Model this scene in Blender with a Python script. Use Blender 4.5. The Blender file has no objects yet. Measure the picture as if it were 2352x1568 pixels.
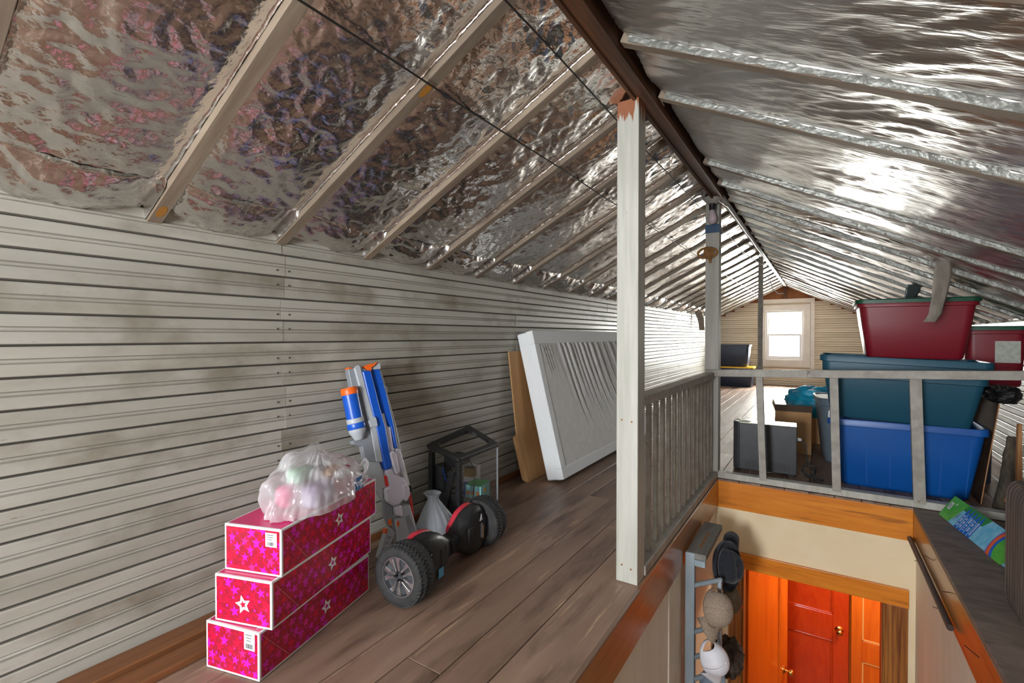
import bpy, bmesh, math, random
import numpy as np
from mathutils import Vector, Matrix, Euler

S = bpy.context.scene
COL = S.collection
PI = math.pi
R = math.radians

# ------------------------------------------------------------------ camera, world, light, exposure
cam_d = bpy.data.cameras.new('camera')
cam_d.sensor_width = 36.0
cam_d.lens = 36.0 * 1090 / 2352
cam_d.clip_start = 0.02
cam = bpy.data.objects.new('camera', cam_d)
COL.objects.link(cam)
cam.location = (0, 0, 1.0)
cam.rotation_euler = (R(90 - 0.68), 0, R(33.04))
S.camera = cam

S.view_settings.view_transform = 'Standard'
S.view_settings.look = 'None'
S.view_settings.gamma = 1
S.view_settings.use_curve_mapping = False
S.view_settings.exposure = 1.05

world = bpy.data.worlds.new('daylight')
S.world = world
world.use_nodes = True
wb = world.node_tree.nodes['Background']
wb.inputs[0].default_value = (0.86, 0.93, 1.0, 1)
wb.inputs[1].default_value = 3.0

def area(name, loc, rot, sx, sy, power, col):
    d = bpy.data.lights.new(name, 'AREA')
    d.shape = 'RECTANGLE'; d.size = sx; d.size_y = sy
    d.energy = power; d.color = col
    o = bpy.data.objects.new(name, d); COL.objects.link(o)
    o.location = loc; o.rotation_euler = rot
    return o
# daylight arriving at the two gable windows (both lamps hang outside the glass)
area('daylight_far_window', (-0.615, 11.35, 1.08), (R(-90), 0, 0), 1.0, 1.35, 250, (1.0, 1.0, 0.93))
area('daylight_near_window', (-0.6, -2.75, 1.15), (R(90), 0, 0), 1.15, 1.4, 330, (0.93, 0.965, 1.0))

# ------------------------------------------------------------------ helpers
def tag(o, label=None, cat=None, group=None, kind=None):
    if label: o['label'] = label
    if cat: o['category'] = cat
    if group: o['group'] = group
    if kind: o['kind'] = kind
    return o

def empty(name, loc=(0, 0, 0), rz=0.0, rot=None):
    o = bpy.data.objects.new(name, None)
    o.empty_display_size = 0.05
    COL.objects.link(o)
    o.location = loc
    o.rotation_euler = rot if rot else (0, 0, rz)
    return o

def copy_tree(o, parent=None):
    c = o.copy(); COL.objects.link(c); c.parent = parent
    for ch in list(o.children):
        copy_tree(ch, c)
    return c

class MB:
    def __init__(self):
        self.v = []; self.f = []; self.m = []
    def add(self, vs, fs, mat=0):
        n = len(self.v)
        self.v.extend([tuple(p) for p in vs])
        for q in fs:
            self.f.append([n + i for i in q]); self.m.append(mat)
        return self
    def box(self, c, s, mat=0, rot=None):
        x, y, z = s[0] / 2, s[1] / 2, s[2] / 2
        vs = [Vector(p) for p in ((-x,-y,-z),(x,-y,-z),(x,y,-z),(-x,y,-z),(-x,-y,z),(x,-y,z),(x,y,z),(-x,y,z))]
        if rot:
            M = Euler(rot).to_matrix(); vs = [M @ p for p in vs]
        c = Vector(c)
        return self.add([p + c for p in vs], [(0,3,2,1),(4,5,6,7),(0,1,5,4),(1,2,6,5),(2,3,7,6),(3,0,4,7)], mat)
    def b2(self, a, b, mat=0):
        return self.box([(a[i] + b[i]) / 2 for i in range(3)], [abs(b[i] - a[i]) for i in range(3)], mat)
    def prism(self, pts, fn, t0, t1, mat=0):
        n = len(pts)
        vs = [fn(p[0], p[1], t0) for p in pts] + [fn(p[0], p[1], t1) for p in pts]
        fs = [tuple(range(n - 1, -1, -1)), tuple(range(n, 2 * n))]
        fs += [(i, (i + 1) % n, n + (i + 1) % n, n + i) for i in range(n)]
        return self.add(vs, fs, mat)
    def loft(self, rings, mat=0, cap=True, closed=True):
        n = len(rings[0]); vs = []; fs = []
        for r in rings: vs.extend(r)
        for k in range(len(rings) - 1):
            for i in range(n if closed else n - 1):
                j = (i + 1) % n
                fs.append((k * n + i, k * n + j, (k + 1) * n + j, (k + 1) * n + i))
        if cap:
            fs.append(tuple(range(n - 1, -1, -1)))
            fs.append(tuple((len(rings) - 1) * n + i for i in range(n)))
        return self.add(vs, fs, mat)
    def lathe(self, prof, n=24, M=None, mat=0, cap=True):
        M = M or Matrix()
        rings = [[M @ Vector((r * math.cos(2 * PI * i / n), r * math.sin(2 * PI * i / n), z)) for i in range(n)] for r, z in prof]
        return self.loft(rings, mat, cap)
    def tube(self, path, r, n=8, mat=0):
        pts = [Vector(p) for p in path]
        rr = r if isinstance(r, (list, tuple)) else [r] * len(pts)
        rings = []; prev = None
        for i, p in enumerate(pts):
            d = (pts[min(i + 1, len(pts) - 1)] - pts[max(i - 1, 0)])
            d = d.normalized() if d.length > 1e-9 else Vector((0, 0, 1))
            ref = prev if prev is not None else (Vector((0, 0, 1)) if abs(d.z) < .9 else Vector((1, 0, 0)))
            a = ref - d * ref.dot(d)
            if a.length < 1e-6: a = Vector((1, 0, 0)) - d * d.x
            a.normalize(); b = d.cross(a); prev = a
            rings.append([p + a * (rr[i] * math.cos(2 * PI * k / n)) + b * (rr[i] * math.sin(2 * PI * k / n)) for k in range(n)])
        return self.loft(rings, mat)
    def grid(self, P, mat=0):
        nu, nv = P.shape[0], P.shape[1]
        vs = P.reshape(-1, 3).tolist()
        fs = [(i * nv + j, i * nv + j + 1, (i + 1) * nv + j + 1, (i + 1) * nv + j) for i in range(nu - 1) for j in range(nv - 1)]
        return self.add(vs, fs, mat)
    def mesh(self, name, mats, smooth=None, normals=True):
        me = bpy.data.meshes.new(name)
        me.from_pydata(self.v, [], self.f)
        ms = mats if isinstance(mats, (list, tuple)) else [mats]
        for m in ms: me.materials.append(m)
        if len(ms) > 1: me.polygons.foreach_set('material_index', self.m)
        if normals:
            bm = bmesh.new(); bm.from_mesh(me)
            bmesh.ops.recalc_face_normals(bm, faces=bm.faces[:])
            bm.to_mesh(me); bm.free()
        if smooth is not None:
            me.polygons.foreach_set('use_smooth', [True] * len(me.polygons))
            me.set_sharp_from_angle(angle=R(smooth))
        me.update()
        return me
    def build(self, name, mats, parent=None, loc=None, rot=None, smooth=None, bevel=0, seg=2, normals=True):
        o = bpy.data.objects.new(name, self.mesh(name, mats, smooth, normals))
        COL.objects.link(o)
        if parent: o.parent = parent
        if loc: o.location = loc
        if rot: o.rotation_euler = rot
        if bevel:
            b = o.modifiers.new('bevel', 'BEVEL'); b.width = bevel; b.segments = seg; b.limit_method = 'ANGLE'; b.angle_limit = R(40)
        return o

def mesh_obj(name, me, parent=None, loc=None, rot=None):
    o = bpy.data.objects.new(name, me); COL.objects.link(o)
    if parent: o.parent = parent
    if loc: o.location = loc
    if rot: o.rotation_euler = rot
    return o

def bx(name, a, b, m, parent=None, bevel=0, seg=2):
    return MB().b2(a, b).build(name, m, parent, bevel=bevel, seg=seg)

def sbox(name, a, b, m, bevel=0):                      # a boxy piece of the setting
    return tag(bx(name, a, b, m, None, bevel), kind='structure')

_perm = np.random.RandomState(7).permutation(256)
_perm = np.concatenate([_perm, _perm, _perm])
_ga = np.random.RandomState(8).uniform(0, 2 * PI, 256)
def pn(x, y, seed=0):
    x = np.asarray(x, float) + seed * 17.13; y = np.asarray(y, float) + seed * 9.71
    xi = np.floor(x).astype(int); yi = np.floor(y).astype(int)
    xf = x - xi; yf = y - yi
    u = xf ** 3 * (xf * (xf * 6 - 15) + 10); v = yf ** 3 * (yf * (yf * 6 - 15) + 10)
    def g(ix, iy, dx, dy):
        a = _ga[_perm[_perm[ix & 255] + (iy & 255)]]
        return np.cos(a) * dx + np.sin(a) * dy
    n00 = g(xi, yi, xf, yf); n10 = g(xi + 1, yi, xf - 1, yf)
    n01 = g(xi, yi + 1, xf, yf - 1); n11 = g(xi + 1, yi + 1, xf - 1, yf - 1)
    return (n00 * (1 - u) + n10 * u) * (1 - v) + (n01 * (1 - u) + n11 * u) * v
def ridge(x, y, seed=0):
    return 1 - 2.2 * np.abs(pn(x, y, seed))

def rrect(w, d, r, n=5):
    pts = []
    for cx, cy, a0 in ((w / 2 - r, d / 2 - r, 0), (-w / 2 + r, d / 2 - r, 90), (-w / 2 + r, -d / 2 + r, 180), (w / 2 - r, -d / 2 + r, 270)):
        for i in range(n):
            a = R(a0 + 90 * i / (n - 1)); pts.append((cx + r * math.cos(a), cy + r * math.sin(a)))
    return pts

def text_mesh(body, size, m):
    cu = bpy.data.curves.new('txt', 'FONT'); cu.body = body; cu.size = size; cu.align_x = 'CENTER'; cu.align_y = 'CENTER'
    cu.resolution_u = 3
    ob = bpy.data.objects.new('txt', cu); COL.objects.link(ob)
    dg = bpy.context.evaluated_depsgraph_get()
    me = bpy.data.meshes.new_from_object(ob.evaluated_get(dg))
    bpy.data.objects.remove(ob)
    me.materials.clear(); me.materials.append(m)
    return me

# ------------------------------------------------------------------ materials
def mat(name, c1, c2=None, rough=.5, metal=0.0, scale=(8, 8, 8), detail=5, lo=.35, hi=.65, bump=0.0, bscale=None, bdist=.01,
        chips=None, chips2=None, spec=.5, coat=0.0, rvar=0.0, rand=True, alpha=None, sheen=0.0, distort=0.0, vcol=0.0, subsurf=0):
    m = bpy.data.materials.new(name); m.use_nodes = True
    nt = m.node_tree; N = nt.nodes; L = nt.links
    p = N['Principled BSDF']
    p.inputs['Roughness'].default_value = rough; p.inputs['Metallic'].default_value = metal
    p.inputs['Specular IOR Level'].default_value = spec
    p.inputs['Coat Weight'].default_value = coat
    p.inputs['Coat Roughness'].default_value = .12
    p.inputs['Sheen Weight'].default_value = sheen
    c1 = tuple(c1) + (1,)
    if c2 is None and not bump and not chips and not vcol:
        p.inputs['Base Color'].default_value = c1
        return m
    tc = N.new('ShaderNodeTexCoord'); vec = tc.outputs['Object']
    oi = N.new('ShaderNodeObjectInfo')
    if rand:
        mul = N.new('ShaderNodeVectorMath'); mul.operation = 'SCALE'; mul.inputs[0].default_value = (13.7, 7.3, 11.9)
        L.new(oi.outputs['Random'], mul.inputs['Scale'])
        ad = N.new('ShaderNodeVectorMath'); ad.operation = 'ADD'
        L.new(vec, ad.inputs[0]); L.new(mul.outputs[0], ad.inputs[1]); vec = ad.outputs[0]
    def noise(sc, det, dis=0.0):
        mp = N.new('ShaderNodeMapping'); mp.inputs['Scale'].default_value = sc; L.new(vec, mp.inputs[0])
        nz = N.new('ShaderNodeTexNoise'); nz.inputs['Scale'].default_value = 1; nz.inputs['Detail'].default_value = det
        nz.inputs['Roughness'].default_value = .6; nz.inputs['Distortion'].default_value = dis
        L.new(mp.outputs[0], nz.inputs[0]); return nz
    def ramp(src, a, b, ca, cb):
        r = N.new('ShaderNodeValToRGB'); L.new(src, r.inputs[0])
        r.color_ramp.elements[0].position = a; r.color_ramp.elements[0].color = ca
        r.color_ramp.elements[1].position = b; r.color_ramp.elements[1].color = cb
        return r
    nz = noise(scale, detail, distort)
    c2 = tuple(c2 or c1[:3]) + (1,)
    out = ramp(nz.outputs[0], lo, hi, c1, c2).outputs[0]
    for ch in (chips, chips2):
        if ch:
            cc, cs, a, b = ch
            n2 = noise(cs, 6)
            fac = ramp(n2.outputs[0], a, b, (0, 0, 0, 1), (1, 1, 1, 1))
            mx = N.new('ShaderNodeMix'); mx.data_type = 'RGBA'
            L.new(fac.outputs[0], mx.inputs[0]); L.new(out, mx.inputs[6]); mx.inputs[7].default_value = tuple(cc) + (1,)
            out = mx.outputs[2]
    if vcol:
        mr = N.new('ShaderNodeMapRange'); L.new(oi.outputs['Random'], mr.inputs[0])
        mr.inputs[3].default_value = 1 - vcol; mr.inputs[4].default_value = 1 + vcol
        hs = N.new('ShaderNodeHueSaturation'); L.new(mr.outputs[0], hs.inputs['Value']); L.new(out, hs.inputs['Color']); out = hs.outputs[0]
    L.new(out, p.inputs['Base Color'])
    if rvar:
        rr = N.new('ShaderNodeMapRange'); L.new(nz.outputs[0], rr.inputs[0]); rr.inputs[1].default_value = .3; rr.inputs[2].default_value = .7
        rr.inputs[3].default_value = rough - rvar; rr.inputs[4].default_value = rough + rvar
        L.new(rr.outputs[0], p.inputs['Roughness'])
    if bump:
        nb = noise(bscale or scale, 6)
        bp = N.new('ShaderNodeBump'); bp.inputs['Strength'].default_value = bump; bp.inputs['Distance'].default_value = bdist
        L.new(nb.outputs[0], bp.inputs['Height']); L.new(bp.outputs[0], p.inputs['Normal'])
    return m

def film(name, col, density, rough=.15, tint=None, ior=1.45):     # thin clear or milky sheet: part see-through, part diffuse, with a gloss
    m = bpy.data.materials.new(name); m.use_nodes = True
    nt = m.node_tree; N = nt.nodes; L = nt.links
    for n in list(N):
        if n.type != 'OUTPUT_MATERIAL': N.remove(n)
    out = [n for n in N if n.type == 'OUTPUT_MATERIAL'][0]
    tr = N.new('ShaderNodeBsdfTransparent'); tr.inputs[0].default_value = tuple(tint or (1, 1, 1)) + (1,)
    df = N.new('ShaderNodeBsdfDiffuse'); df.inputs[0].default_value = tuple(col) + (1,)
    tl = N.new('ShaderNodeBsdfTranslucent'); tl.inputs[0].default_value = tuple(col) + (1,)
    gl = N.new('ShaderNodeBsdfGlossy'); gl.inputs['Roughness'].default_value = rough
    m1 = N.new('ShaderNodeMixShader'); m1.inputs[0].default_value = .4
    L.new(df.outputs[0], m1.inputs[1]); L.new(tl.outputs[0], m1.inputs[2])
    m2 = N.new('ShaderNodeMixShader'); m2.inputs[0].default_value = density
    L.new(tr.outputs[0], m2.inputs[1]); L.new(m1.outputs[0], m2.inputs[2])
    lw = N.new('ShaderNodeLayerWeight'); lw.inputs[0].default_value = .5
    pw = N.new('ShaderNodeMath'); pw.operation = 'POWER'; L.new(lw.outputs['Facing'], pw.inputs[0]); pw.inputs[1].default_value = 4
    fr = N.new('ShaderNodeMath'); fr.operation = 'MULTIPLY_ADD'; L.new(pw.outputs[0], fr.inputs[0]); fr.inputs[1].default_value = (ior - 1) * 1.3; fr.inputs[2].default_value = ((ior - 1) / (ior + 1)) ** 2
    m3 = N.new('ShaderNodeMixShader'); L.new(fr.outputs[0], m3.inputs[0])
    L.new(m2.outputs[0], m3.inputs[1]); L.new(gl.outputs[0], m3.inputs[2])
    L.new(m3.outputs[0], out.inputs[0])
    return m

M = {}
M['wallpaint'] = mat('aged_wall_paint', (.375, .355, .295), (.485, .47, .415), rough=.40, scale=(9, 1.5, 9), lo=.3, hi=.7, bump=.12, bscale=(60, 4, 60), bdist=.003,
                     chips=((.16, .085, .045), (120, 9, 120), .70, .73), chips2=((.23, .205, .155), (4, 2.2, 3), .52, .72), rvar=.1, vcol=.07)
M['wallpaint_x'] = mat('aged_gable_paint', (.68, .58, .43), (.78, .69, .54), rough=.5, scale=(1.5, 9, 9), bump=.1, bscale=(4, 60, 60), bdist=.003,
                     chips=((.2, .12, .06), (9, 120, 120), .68, .72), vcol=.08)
M['grime'] = mat('joint_grime', (.17, .157, .13), rough=.8)  # dark colour standing in for shade in the board joints
M['grime_light'] = mat('bead_grime', (.28, .265, .225), rough=.6)  # paler painted shade for the bead grooves
M['gap'] = mat('dark_joint', (.05, .043, .035), rough=.9)
M['floor'] = mat('worn_brown_floor_paint', (.175, .105, .072), (.285, .185, .132), rough=.46, scale=(11, 1.1, 11), lo=.3, hi=.7, bump=.15, bscale=(90, 7, 90), bdist=.003,
                     chips=((.46, .30, .19), (46, 3.4, 46), .60, .72), chips2=((.09, .052, .036), (9, 1.8, 9), .52, .70), rvar=.12, vcol=.16)
M['floor_dark'] = mat('dark_plank', (.12, .088, .07), (.27, .205, .165), rough=.55, scale=(5, 14, 14), lo=.3, hi=.7, distort=1.2, bump=.1, bdist=.003)
M['rafter'] = mat('pale_rafter', (.19, .14, .10), (.29, .23, .165), rough=.7, scale=(1.2, 30, 6), bump=.15, bscale=(5, 120, 30), bdist=.002,
                     chips=((.30, .16, .06), (4, 9, 4), .66, .72), vcol=.16)
M['roofdeck'] = mat('old_roof_boards', (.20, .075, .028), (.34, .14, .055), rough=.8, scale=(2, 14, 2))
M['ridge'] = mat('dark_ridge_timber', (.05, .021, .009), (.15, .058, .02), rough=.6, scale=(30, 1.5, 30), bump=.2, bscale=(80, 6, 80), bdist=.002)
M['post'] = mat('grey_white_post_paint', (.39, .385, .33), (.51, .50, .45), rough=.5, scale=(30, 30, 2), bump=.2, bscale=(130, 130, 6), bdist=.002,
                     chips=((.22, .16, .11), (60, 60, 22), .72, .76))
M['rail'] = mat('grey_rail_paint', (.29, .265, .225), (.41, .385, .335), rough=.55, scale=(16, 16, 16), bump=.2, bscale=(70, 70, 70), bdist=.002,
                     chips=((.20, .14, .09), (26, 26, 26), .66, .70))
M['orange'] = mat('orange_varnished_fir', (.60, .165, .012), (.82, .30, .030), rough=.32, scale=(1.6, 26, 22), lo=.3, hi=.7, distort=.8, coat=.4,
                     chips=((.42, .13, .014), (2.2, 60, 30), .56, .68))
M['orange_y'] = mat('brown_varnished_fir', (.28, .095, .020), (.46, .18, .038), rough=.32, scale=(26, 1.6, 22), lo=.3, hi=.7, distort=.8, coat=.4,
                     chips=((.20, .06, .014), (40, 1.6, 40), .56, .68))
M['orange_z'] = mat('orange_stained_door', (.58, .10, .006), (.72, .16, .010), rough=.3, scale=(18, 18, 1.6), lo=.3, hi=.7, distort=.6, coat=.4)
M['red_z'] = mat('red_stained_door', (.48, .030, .003), (.62, .065, .005), rough=.32, scale=(9, 9, 2.4), lo=.25, hi=.75, distort=3.0, coat=.35)
M['darkwood_z'] = mat('dark_grain_jamb', (.16, .05, .014), (.40, .16, .035), rough=.35, scale=(60, 60, 1.2), lo=.4, hi=.6, distort=.7, coat=.3)
M['cream'] = mat('cream_wallboard', (.82, .67, .42), (.88, .74, .50), rough=.6, scale=(3, 3, 3), bump=.05, bscale=(40, 40, 40), bdist=.002)
M['palewall'] = mat('pale_plywood_wall', (.76, .68, .55), (.84, .76, .64), rough=.6, scale=(9, 9, 1.1), distort=.5)
M['trimwhite'] = mat('window_trim_paint', (.72, .69, .64), (.80, .77, .72), rough=.5, scale=(6, 6, 6))
M['vinyl'] = mat('white_vinyl', (.85, .85, .85), rough=.35)
M['black'] = mat('black_plastic', (.012, .012, .013), (.025, .025, .027), rough=.42, scale=(30, 30, 30), rvar=.1)
M['blackmetal'] = mat('dark_grey_sheet_metal', (.030, .032, .036), (.04, .042, .047), rough=.38, scale=(20, 20, 20))
M['rubber'] = mat('tyre_rubber', (.014, .014, .015), (.034, .033, .032), rough=.8, scale=(25, 25, 25))
M['silver'] = mat('worn_alloy', (.55, .53, .53), (.70, .68, .68), rough=.28, metal=.9, scale=(25, 25, 25))
M['wheelgrey'] = mat('dark_wheel_grey', (.05, .052, .058), rough=.4)
M['pinktrim'] = mat('coral_red_plastic', (.60, .035, .06), rough=.4)
M['white'] = mat('white_plastic', (.80, .80, .82), rough=.35)
M['whitecard'] = mat('white_card', (.82, .83, .83), rough=.55)
M['grey_pl'] = mat('light_grey_plastic', (.42, .45, .48), rough=.4)
M['grey_dk'] = mat('mid_grey_plastic', (.25, .27, .30), rough=.42)
M['lilac'] = mat('pale_lilac_plastic', (.66, .64, .74), rough=.4)
M['blue_pl'] = mat('bright_blue_plastic', (.004, .085, .50), rough=.33)
M['orange_pl'] = mat('blaze_orange_plastic', (.85, .13, .01), rough=.38)
M['red_pl'] = mat('red_plastic', (.66, .02, .015), rough=.3)
M['cardboard'] = mat('cardboard', (.40, .215, .085), (.47, .26, .11), rough=.75, scale=(4, 40, 4))
M['fabric'] = mat('white_knit_fabric', (.76, .79, .80), (.84, .86, .87), rough=.85, scale=(220, 220, 220), bump=.35, bscale=(260, 260, 260), bdist=.004)
M['fabric_grey'] = mat('grey_dust_cover_cloth', (.68, .68, .67), (.76, .76, .75), rough=.8, scale=(20, 20, 20), bump=.08, bscale=(300, 300, 300), bdist=.002)
M['teal_bin'] = mat('teal_tote_plastic', (.010, .075, .125), (.013, .09, .145), rough=.45, scale=(200, 200, 200))
M['blue_bin'] = mat('blue_tote_plastic', (.003, .085, .36), (.004, .10, .40), rough=.38, scale=(3, 3, 3))
M['red_bin'] = mat('dark_red_tote_plastic', (.20, .006, .016), (.235, .008, .02), rough=.42, scale=(200, 200, 200))
M['green_lid'] = mat('dark_green_lid_plastic', (.004, .075, .035), rough=.45)
M['navy_bin'] = mat('navy_tote_plastic', (.022, .032, .06), rough=.4)
M['grey_bin'] = mat('slate_grey_tote_plastic', (.13, .17, .21), rough=.45)
M['yellow'] = mat('yellow_lid_plastic', (.80, .46, .01), rough=.4)
M['tape'] = mat('dusty_cloth_tape', (.22, .19, .155), (.31, .27, .225), rough=.7, scale=(30, 30, 12))
M['darktape'] = mat('grey_foil_tape', (.10, .13, .13), rough=.35, metal=.4)
M['brass'] = mat('polished_brass', (.80, .56, .18), rough=.16, metal=1.0)
M['wire'] = mat('black_wire', (.015, .013, .012), rough=.5)
M['whitewire'] = mat('white_cable', (.75, .75, .74), rough=.4)
M['porcelain'] = mat('porcelain', (.42, .40, .36), rough=.25)
M['bulb'] = mat('frosted_bulb_glass', (.62, .52, .58), rough=.25)
M['bluetape'] = mat('blue_tape', (.03, .09, .18), rough=.5)
M['rust'] = mat('rusted_metal', (.20, .075, .02), (.38, .20, .06), rough=.8, scale=(60, 60, 60))
M['conduit'] = mat('steel_conduit', (.45, .43, .40), rough=.4, metal=.8)
M['suitcase'] = mat('dark_brown_ribbed_plastic', (.075, .054, .044), (.10, .074, .062), rough=.5, scale=(15, 15, 4))
M['rackblue'] = mat('grey_blue_paint', (.27, .33, .37), (.33, .39, .43), rough=.5, scale=(20, 20, 4))
M['racktop'] = mat('grey_weathered_board', (.16, .155, .14), (.23, .22, .20), rough=.7, scale=(20, 3, 20))
M['felt'] = mat('black_felt', (.010, .012, .018), (.018, .02, .028), rough=.95, scale=(60, 60, 60), sheen=.15)
M['tweed'] = mat('beige_tweed', (.20, .145, .105), (.40, .32, .25), rough=.95, scale=(260, 260, 260), detail=2)
M['olive'] = mat('olive_brown_cloth', (.13, .095, .06), (.20, .15, .10), rough=.9, scale=(60, 60, 60))
M['capwhite'] = mat('white_cotton', (.78, .78, .84), rough=.85)
M['capblue'] = mat('grey_blue_cloth', (.20, .25, .31), rough=.9)
M['fur'] = mat('dark_brown_fur', (.025, .016, .012), (.12, .08, .055), rough=.95, scale=(60, 60, 25), bump=.8, bscale=(90, 90, 40), bdist=.02)
M['tealcloth'] = mat('turquoise_nylon', (.005, .27, .46), (.012, .38, .60), rough=.42, scale=(12, 12, 12))
M['bark'] = mat('rough_bark', (.045, .04, .03), (.13, .105, .07), rough=.95, scale=(35, 35, 12), bump=.8, bscale=(45, 45, 14), bdist=.02)
M['rawwood'] = mat('raw_split_wood', (.36, .16, .06), (.48, .24, .10), rough=.8, scale=(40, 40, 4))
M['hardboard'] = mat('brown_hardboard', (.055, .033, .022), (.085, .052, .034), rough=.95, spec=.1, scale=(12, 12, 12))
M['plank'] = mat('brown_stained_plank', (.15, .055, .02), (.25, .10, .035), rough=.5, scale=(30, 1.3, 30), lo=.3, hi=.7, distort=.6, bump=.1, bdist=.002)
M['dowel'] = mat('dark_dowel', (.045, .028, .022), rough=.45)
M['pcb'] = mat('green_circuit_board', (.02, .30, .10), rough=.4)
M['blackfilm'] = mat('black_plastic_film', (.008, .008, .009), (.012, .012, .013), rough=.18, scale=(30, 30, 30), bump=.8, bscale=(25, 25, 25), bdist=.02)

def foil_mat(name, base, rough, b1, s1, b2, s2, metal=1.0):
    m = bpy.data.materials.new(name); m.use_nodes = True
    nt = m.node_tree; N = nt.nodes; L = nt.links; p = N['Principled BSDF']
    p.inputs['Metallic'].default_value = metal
    tc = N.new('ShaderNodeTexCoord')
    def noise(sc, det, dis=0):
        mp = N.new('ShaderNodeMapping'); mp.inputs['Scale'].default_value = sc; L.new(tc.outputs['Object'], mp.inputs[0])
        nz = N.new('ShaderNodeTexNoise'); nz.inputs['Scale'].default_value = 1; nz.inputs['Detail'].default_value = det; nz.inputs['Distortion'].default_value = dis
        L.new(mp.outputs[0], nz.inputs[0]); return nz
    dust = noise((3.2, 3.2, 3.2), 4)
    rp = N.new('ShaderNodeValToRGB'); L.new(dust.outputs[0], rp.inputs[0])
    rp.color_ramp.elements[0].position = .35; rp.color_ramp.elements[0].color = tuple(c * .86 for c in base) + (1,)
    rp.color_ramp.elements[1].position = .65; rp.color_ramp.elements[1].color = tuple(base) + (1,)
    L.new(rp.outputs[0], p.inputs['Base Color'])
    mr = N.new('ShaderNodeMapRange'); L.new(dust.outputs[0], mr.inputs[0]); mr.inputs[1].default_value = .35; mr.inputs[2].default_value = .65
    mr.inputs[3].default_value = rough + .07; mr.inputs[4].default_value = rough - .04
    L.new(mr.outputs[0], p.inputs['Roughness'])
    n1 = noise(s1, 3, .4); n2 = noise(s2, 2)
    bp1 = N.new('ShaderNodeBump'); bp1.inputs['Strength'].default_value = b1; bp1.inputs['Distance'].default_value = .02; L.new(n1.outputs[0], bp1.inputs['Height'])
    bp2 = N.new('ShaderNodeBump'); bp2.inputs['Strength'].default_value = b2; bp2.inputs['Distance'].default_value = .008; L.new(n2.outputs[0], bp2.inputs['Height'])
    L.new(bp1.outputs[0], bp2.inputs['Normal']); L.new(bp2.outputs[0], p.inputs['Normal'])
    return m
M['foil_l'] = foil_mat('crumpled_foil', (.80, .775, .75), .20, .30, (13, 15, 13), .28, (55, 60, 55))
M['foil_r'] = foil_mat('brushed_foil', (.74, .725, .70), .31, .20, (5, 26, 5), .22, (22, 110, 22))
M['foil_edge'] = foil_mat('foil_flange', (.34, .345, .315), .48, .5, (16, 22, 16), .4, (60, 60, 60), .6)
M['glass'] = film('window_glass', (1, 1, 1), .0, .02)
M['acrylic'] = film('clear_acrylic', (.7, .75, .75), .07, .05)
M['bagfilm'] = film('milky_plastic_film', (.90, .90, .92), .50, .22, ior=1.45)
M['bagprint'] = film('blue_printed_film', (.02, .22, .52), .92, .25)
M['bagfilm_grey'] = film('grey_plastic_film', (.60, .65, .70), .88, .3, ior=1.25)

# ------------------------------------------------------------------ dimensions of the attic
XL, XR = -1.83, 1.16            # knee walls
YN, YF = -2.4, 11.0             # near and far gable
XRG, ZRG = -0.59, 1.985         # ridge line
ZL, ZR = 1.37, 1.10             # knee wall heights
SX0, SX1 = -0.60, 0.461         # stairwell sides
SY1 = 3.57                      # stairwell far edge
PITCH = .436
RY = [0.667 + PITCH * k for k in range(-7, 24)]

# ------------------------------------------------------------------ floor
fl = MB()
fl.b2((XL - .10, YN - .08, -.20), (SX0 - .02, YF + .08, -.022)).b2((SX0 - .02, SY1 + .02, -.20), (XR + .10, YF + .08, -.022)).b2((SX1 + .02, YN - .08, -.20), (XR + .10, SY1 + .02, -.022)).b2((SX0 - .02, YN - .08, -.20), (SX1 + .02, -.95, -.022))
floor = tag(fl.build('floor', M['gap']), kind='structure')
rnd = random.Random(3)
def board_mesh(x0, x1, length):
    return MB().box(((x0 + x1) / 2, 0, -.011), (x1 - x0 - .003, length - .002, .022)).mesh('floor_board', M['floor'])
def floor_run(xs, ya, yb, first):
    for i in range(len(xs) - 1):
        a, b = xs[i], xs[i + 1]
        y = ya; k = 0
        while y < yb - .01:
            ln = (first[i % len(first)] - ya) if k == 0 else rnd.choice((2.1, 2.6, 3.1, 3.6))
            e = min(y + ln, yb)
            if yb - e < .35: e = yb
            o = MB().box((0, 0, -.011), (b - a - .0035, e - y - .002, .022)).build('floor_board', M['floor'], floor, loc=((a + b) / 2, (y + e) / 2, rnd.uniform(-.0012, .0004)), bevel=.0012, seg=1)
            y = e; k += 1
lx = [XL, -1.752, -1.616, -1.48, -1.344, -1.208, -1.072, -.937, -.80, SX0]
floor_run(lx, YN, YF, [2.2, .9, 3.1, 2.05, .62, 2.75, 1.05, 2.35, .78])
rx = [SX0 + .0] + [SX0 + .136 * k for k in range(1, 13)] + [XR]
floor_run(rx, SY1 + .002, YF, [5.2, 6.3, 4.7, 7.1, 5.8])
floor_run([SX0, -.46, -.32, -.18, -.04, .10, .24, .36, SX1], YN, -.95, [-1.5, -1.2])
# the wide plain boards beside the stairwell
for a, b in ((SX1 - .004, .80), (.80, XR)):
    MB().b2((a, YN, -.022), (b - .002, SY1, 0)).build('floor_board', M['floor_dark'], floor, bevel=.0012, seg=1)

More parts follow.
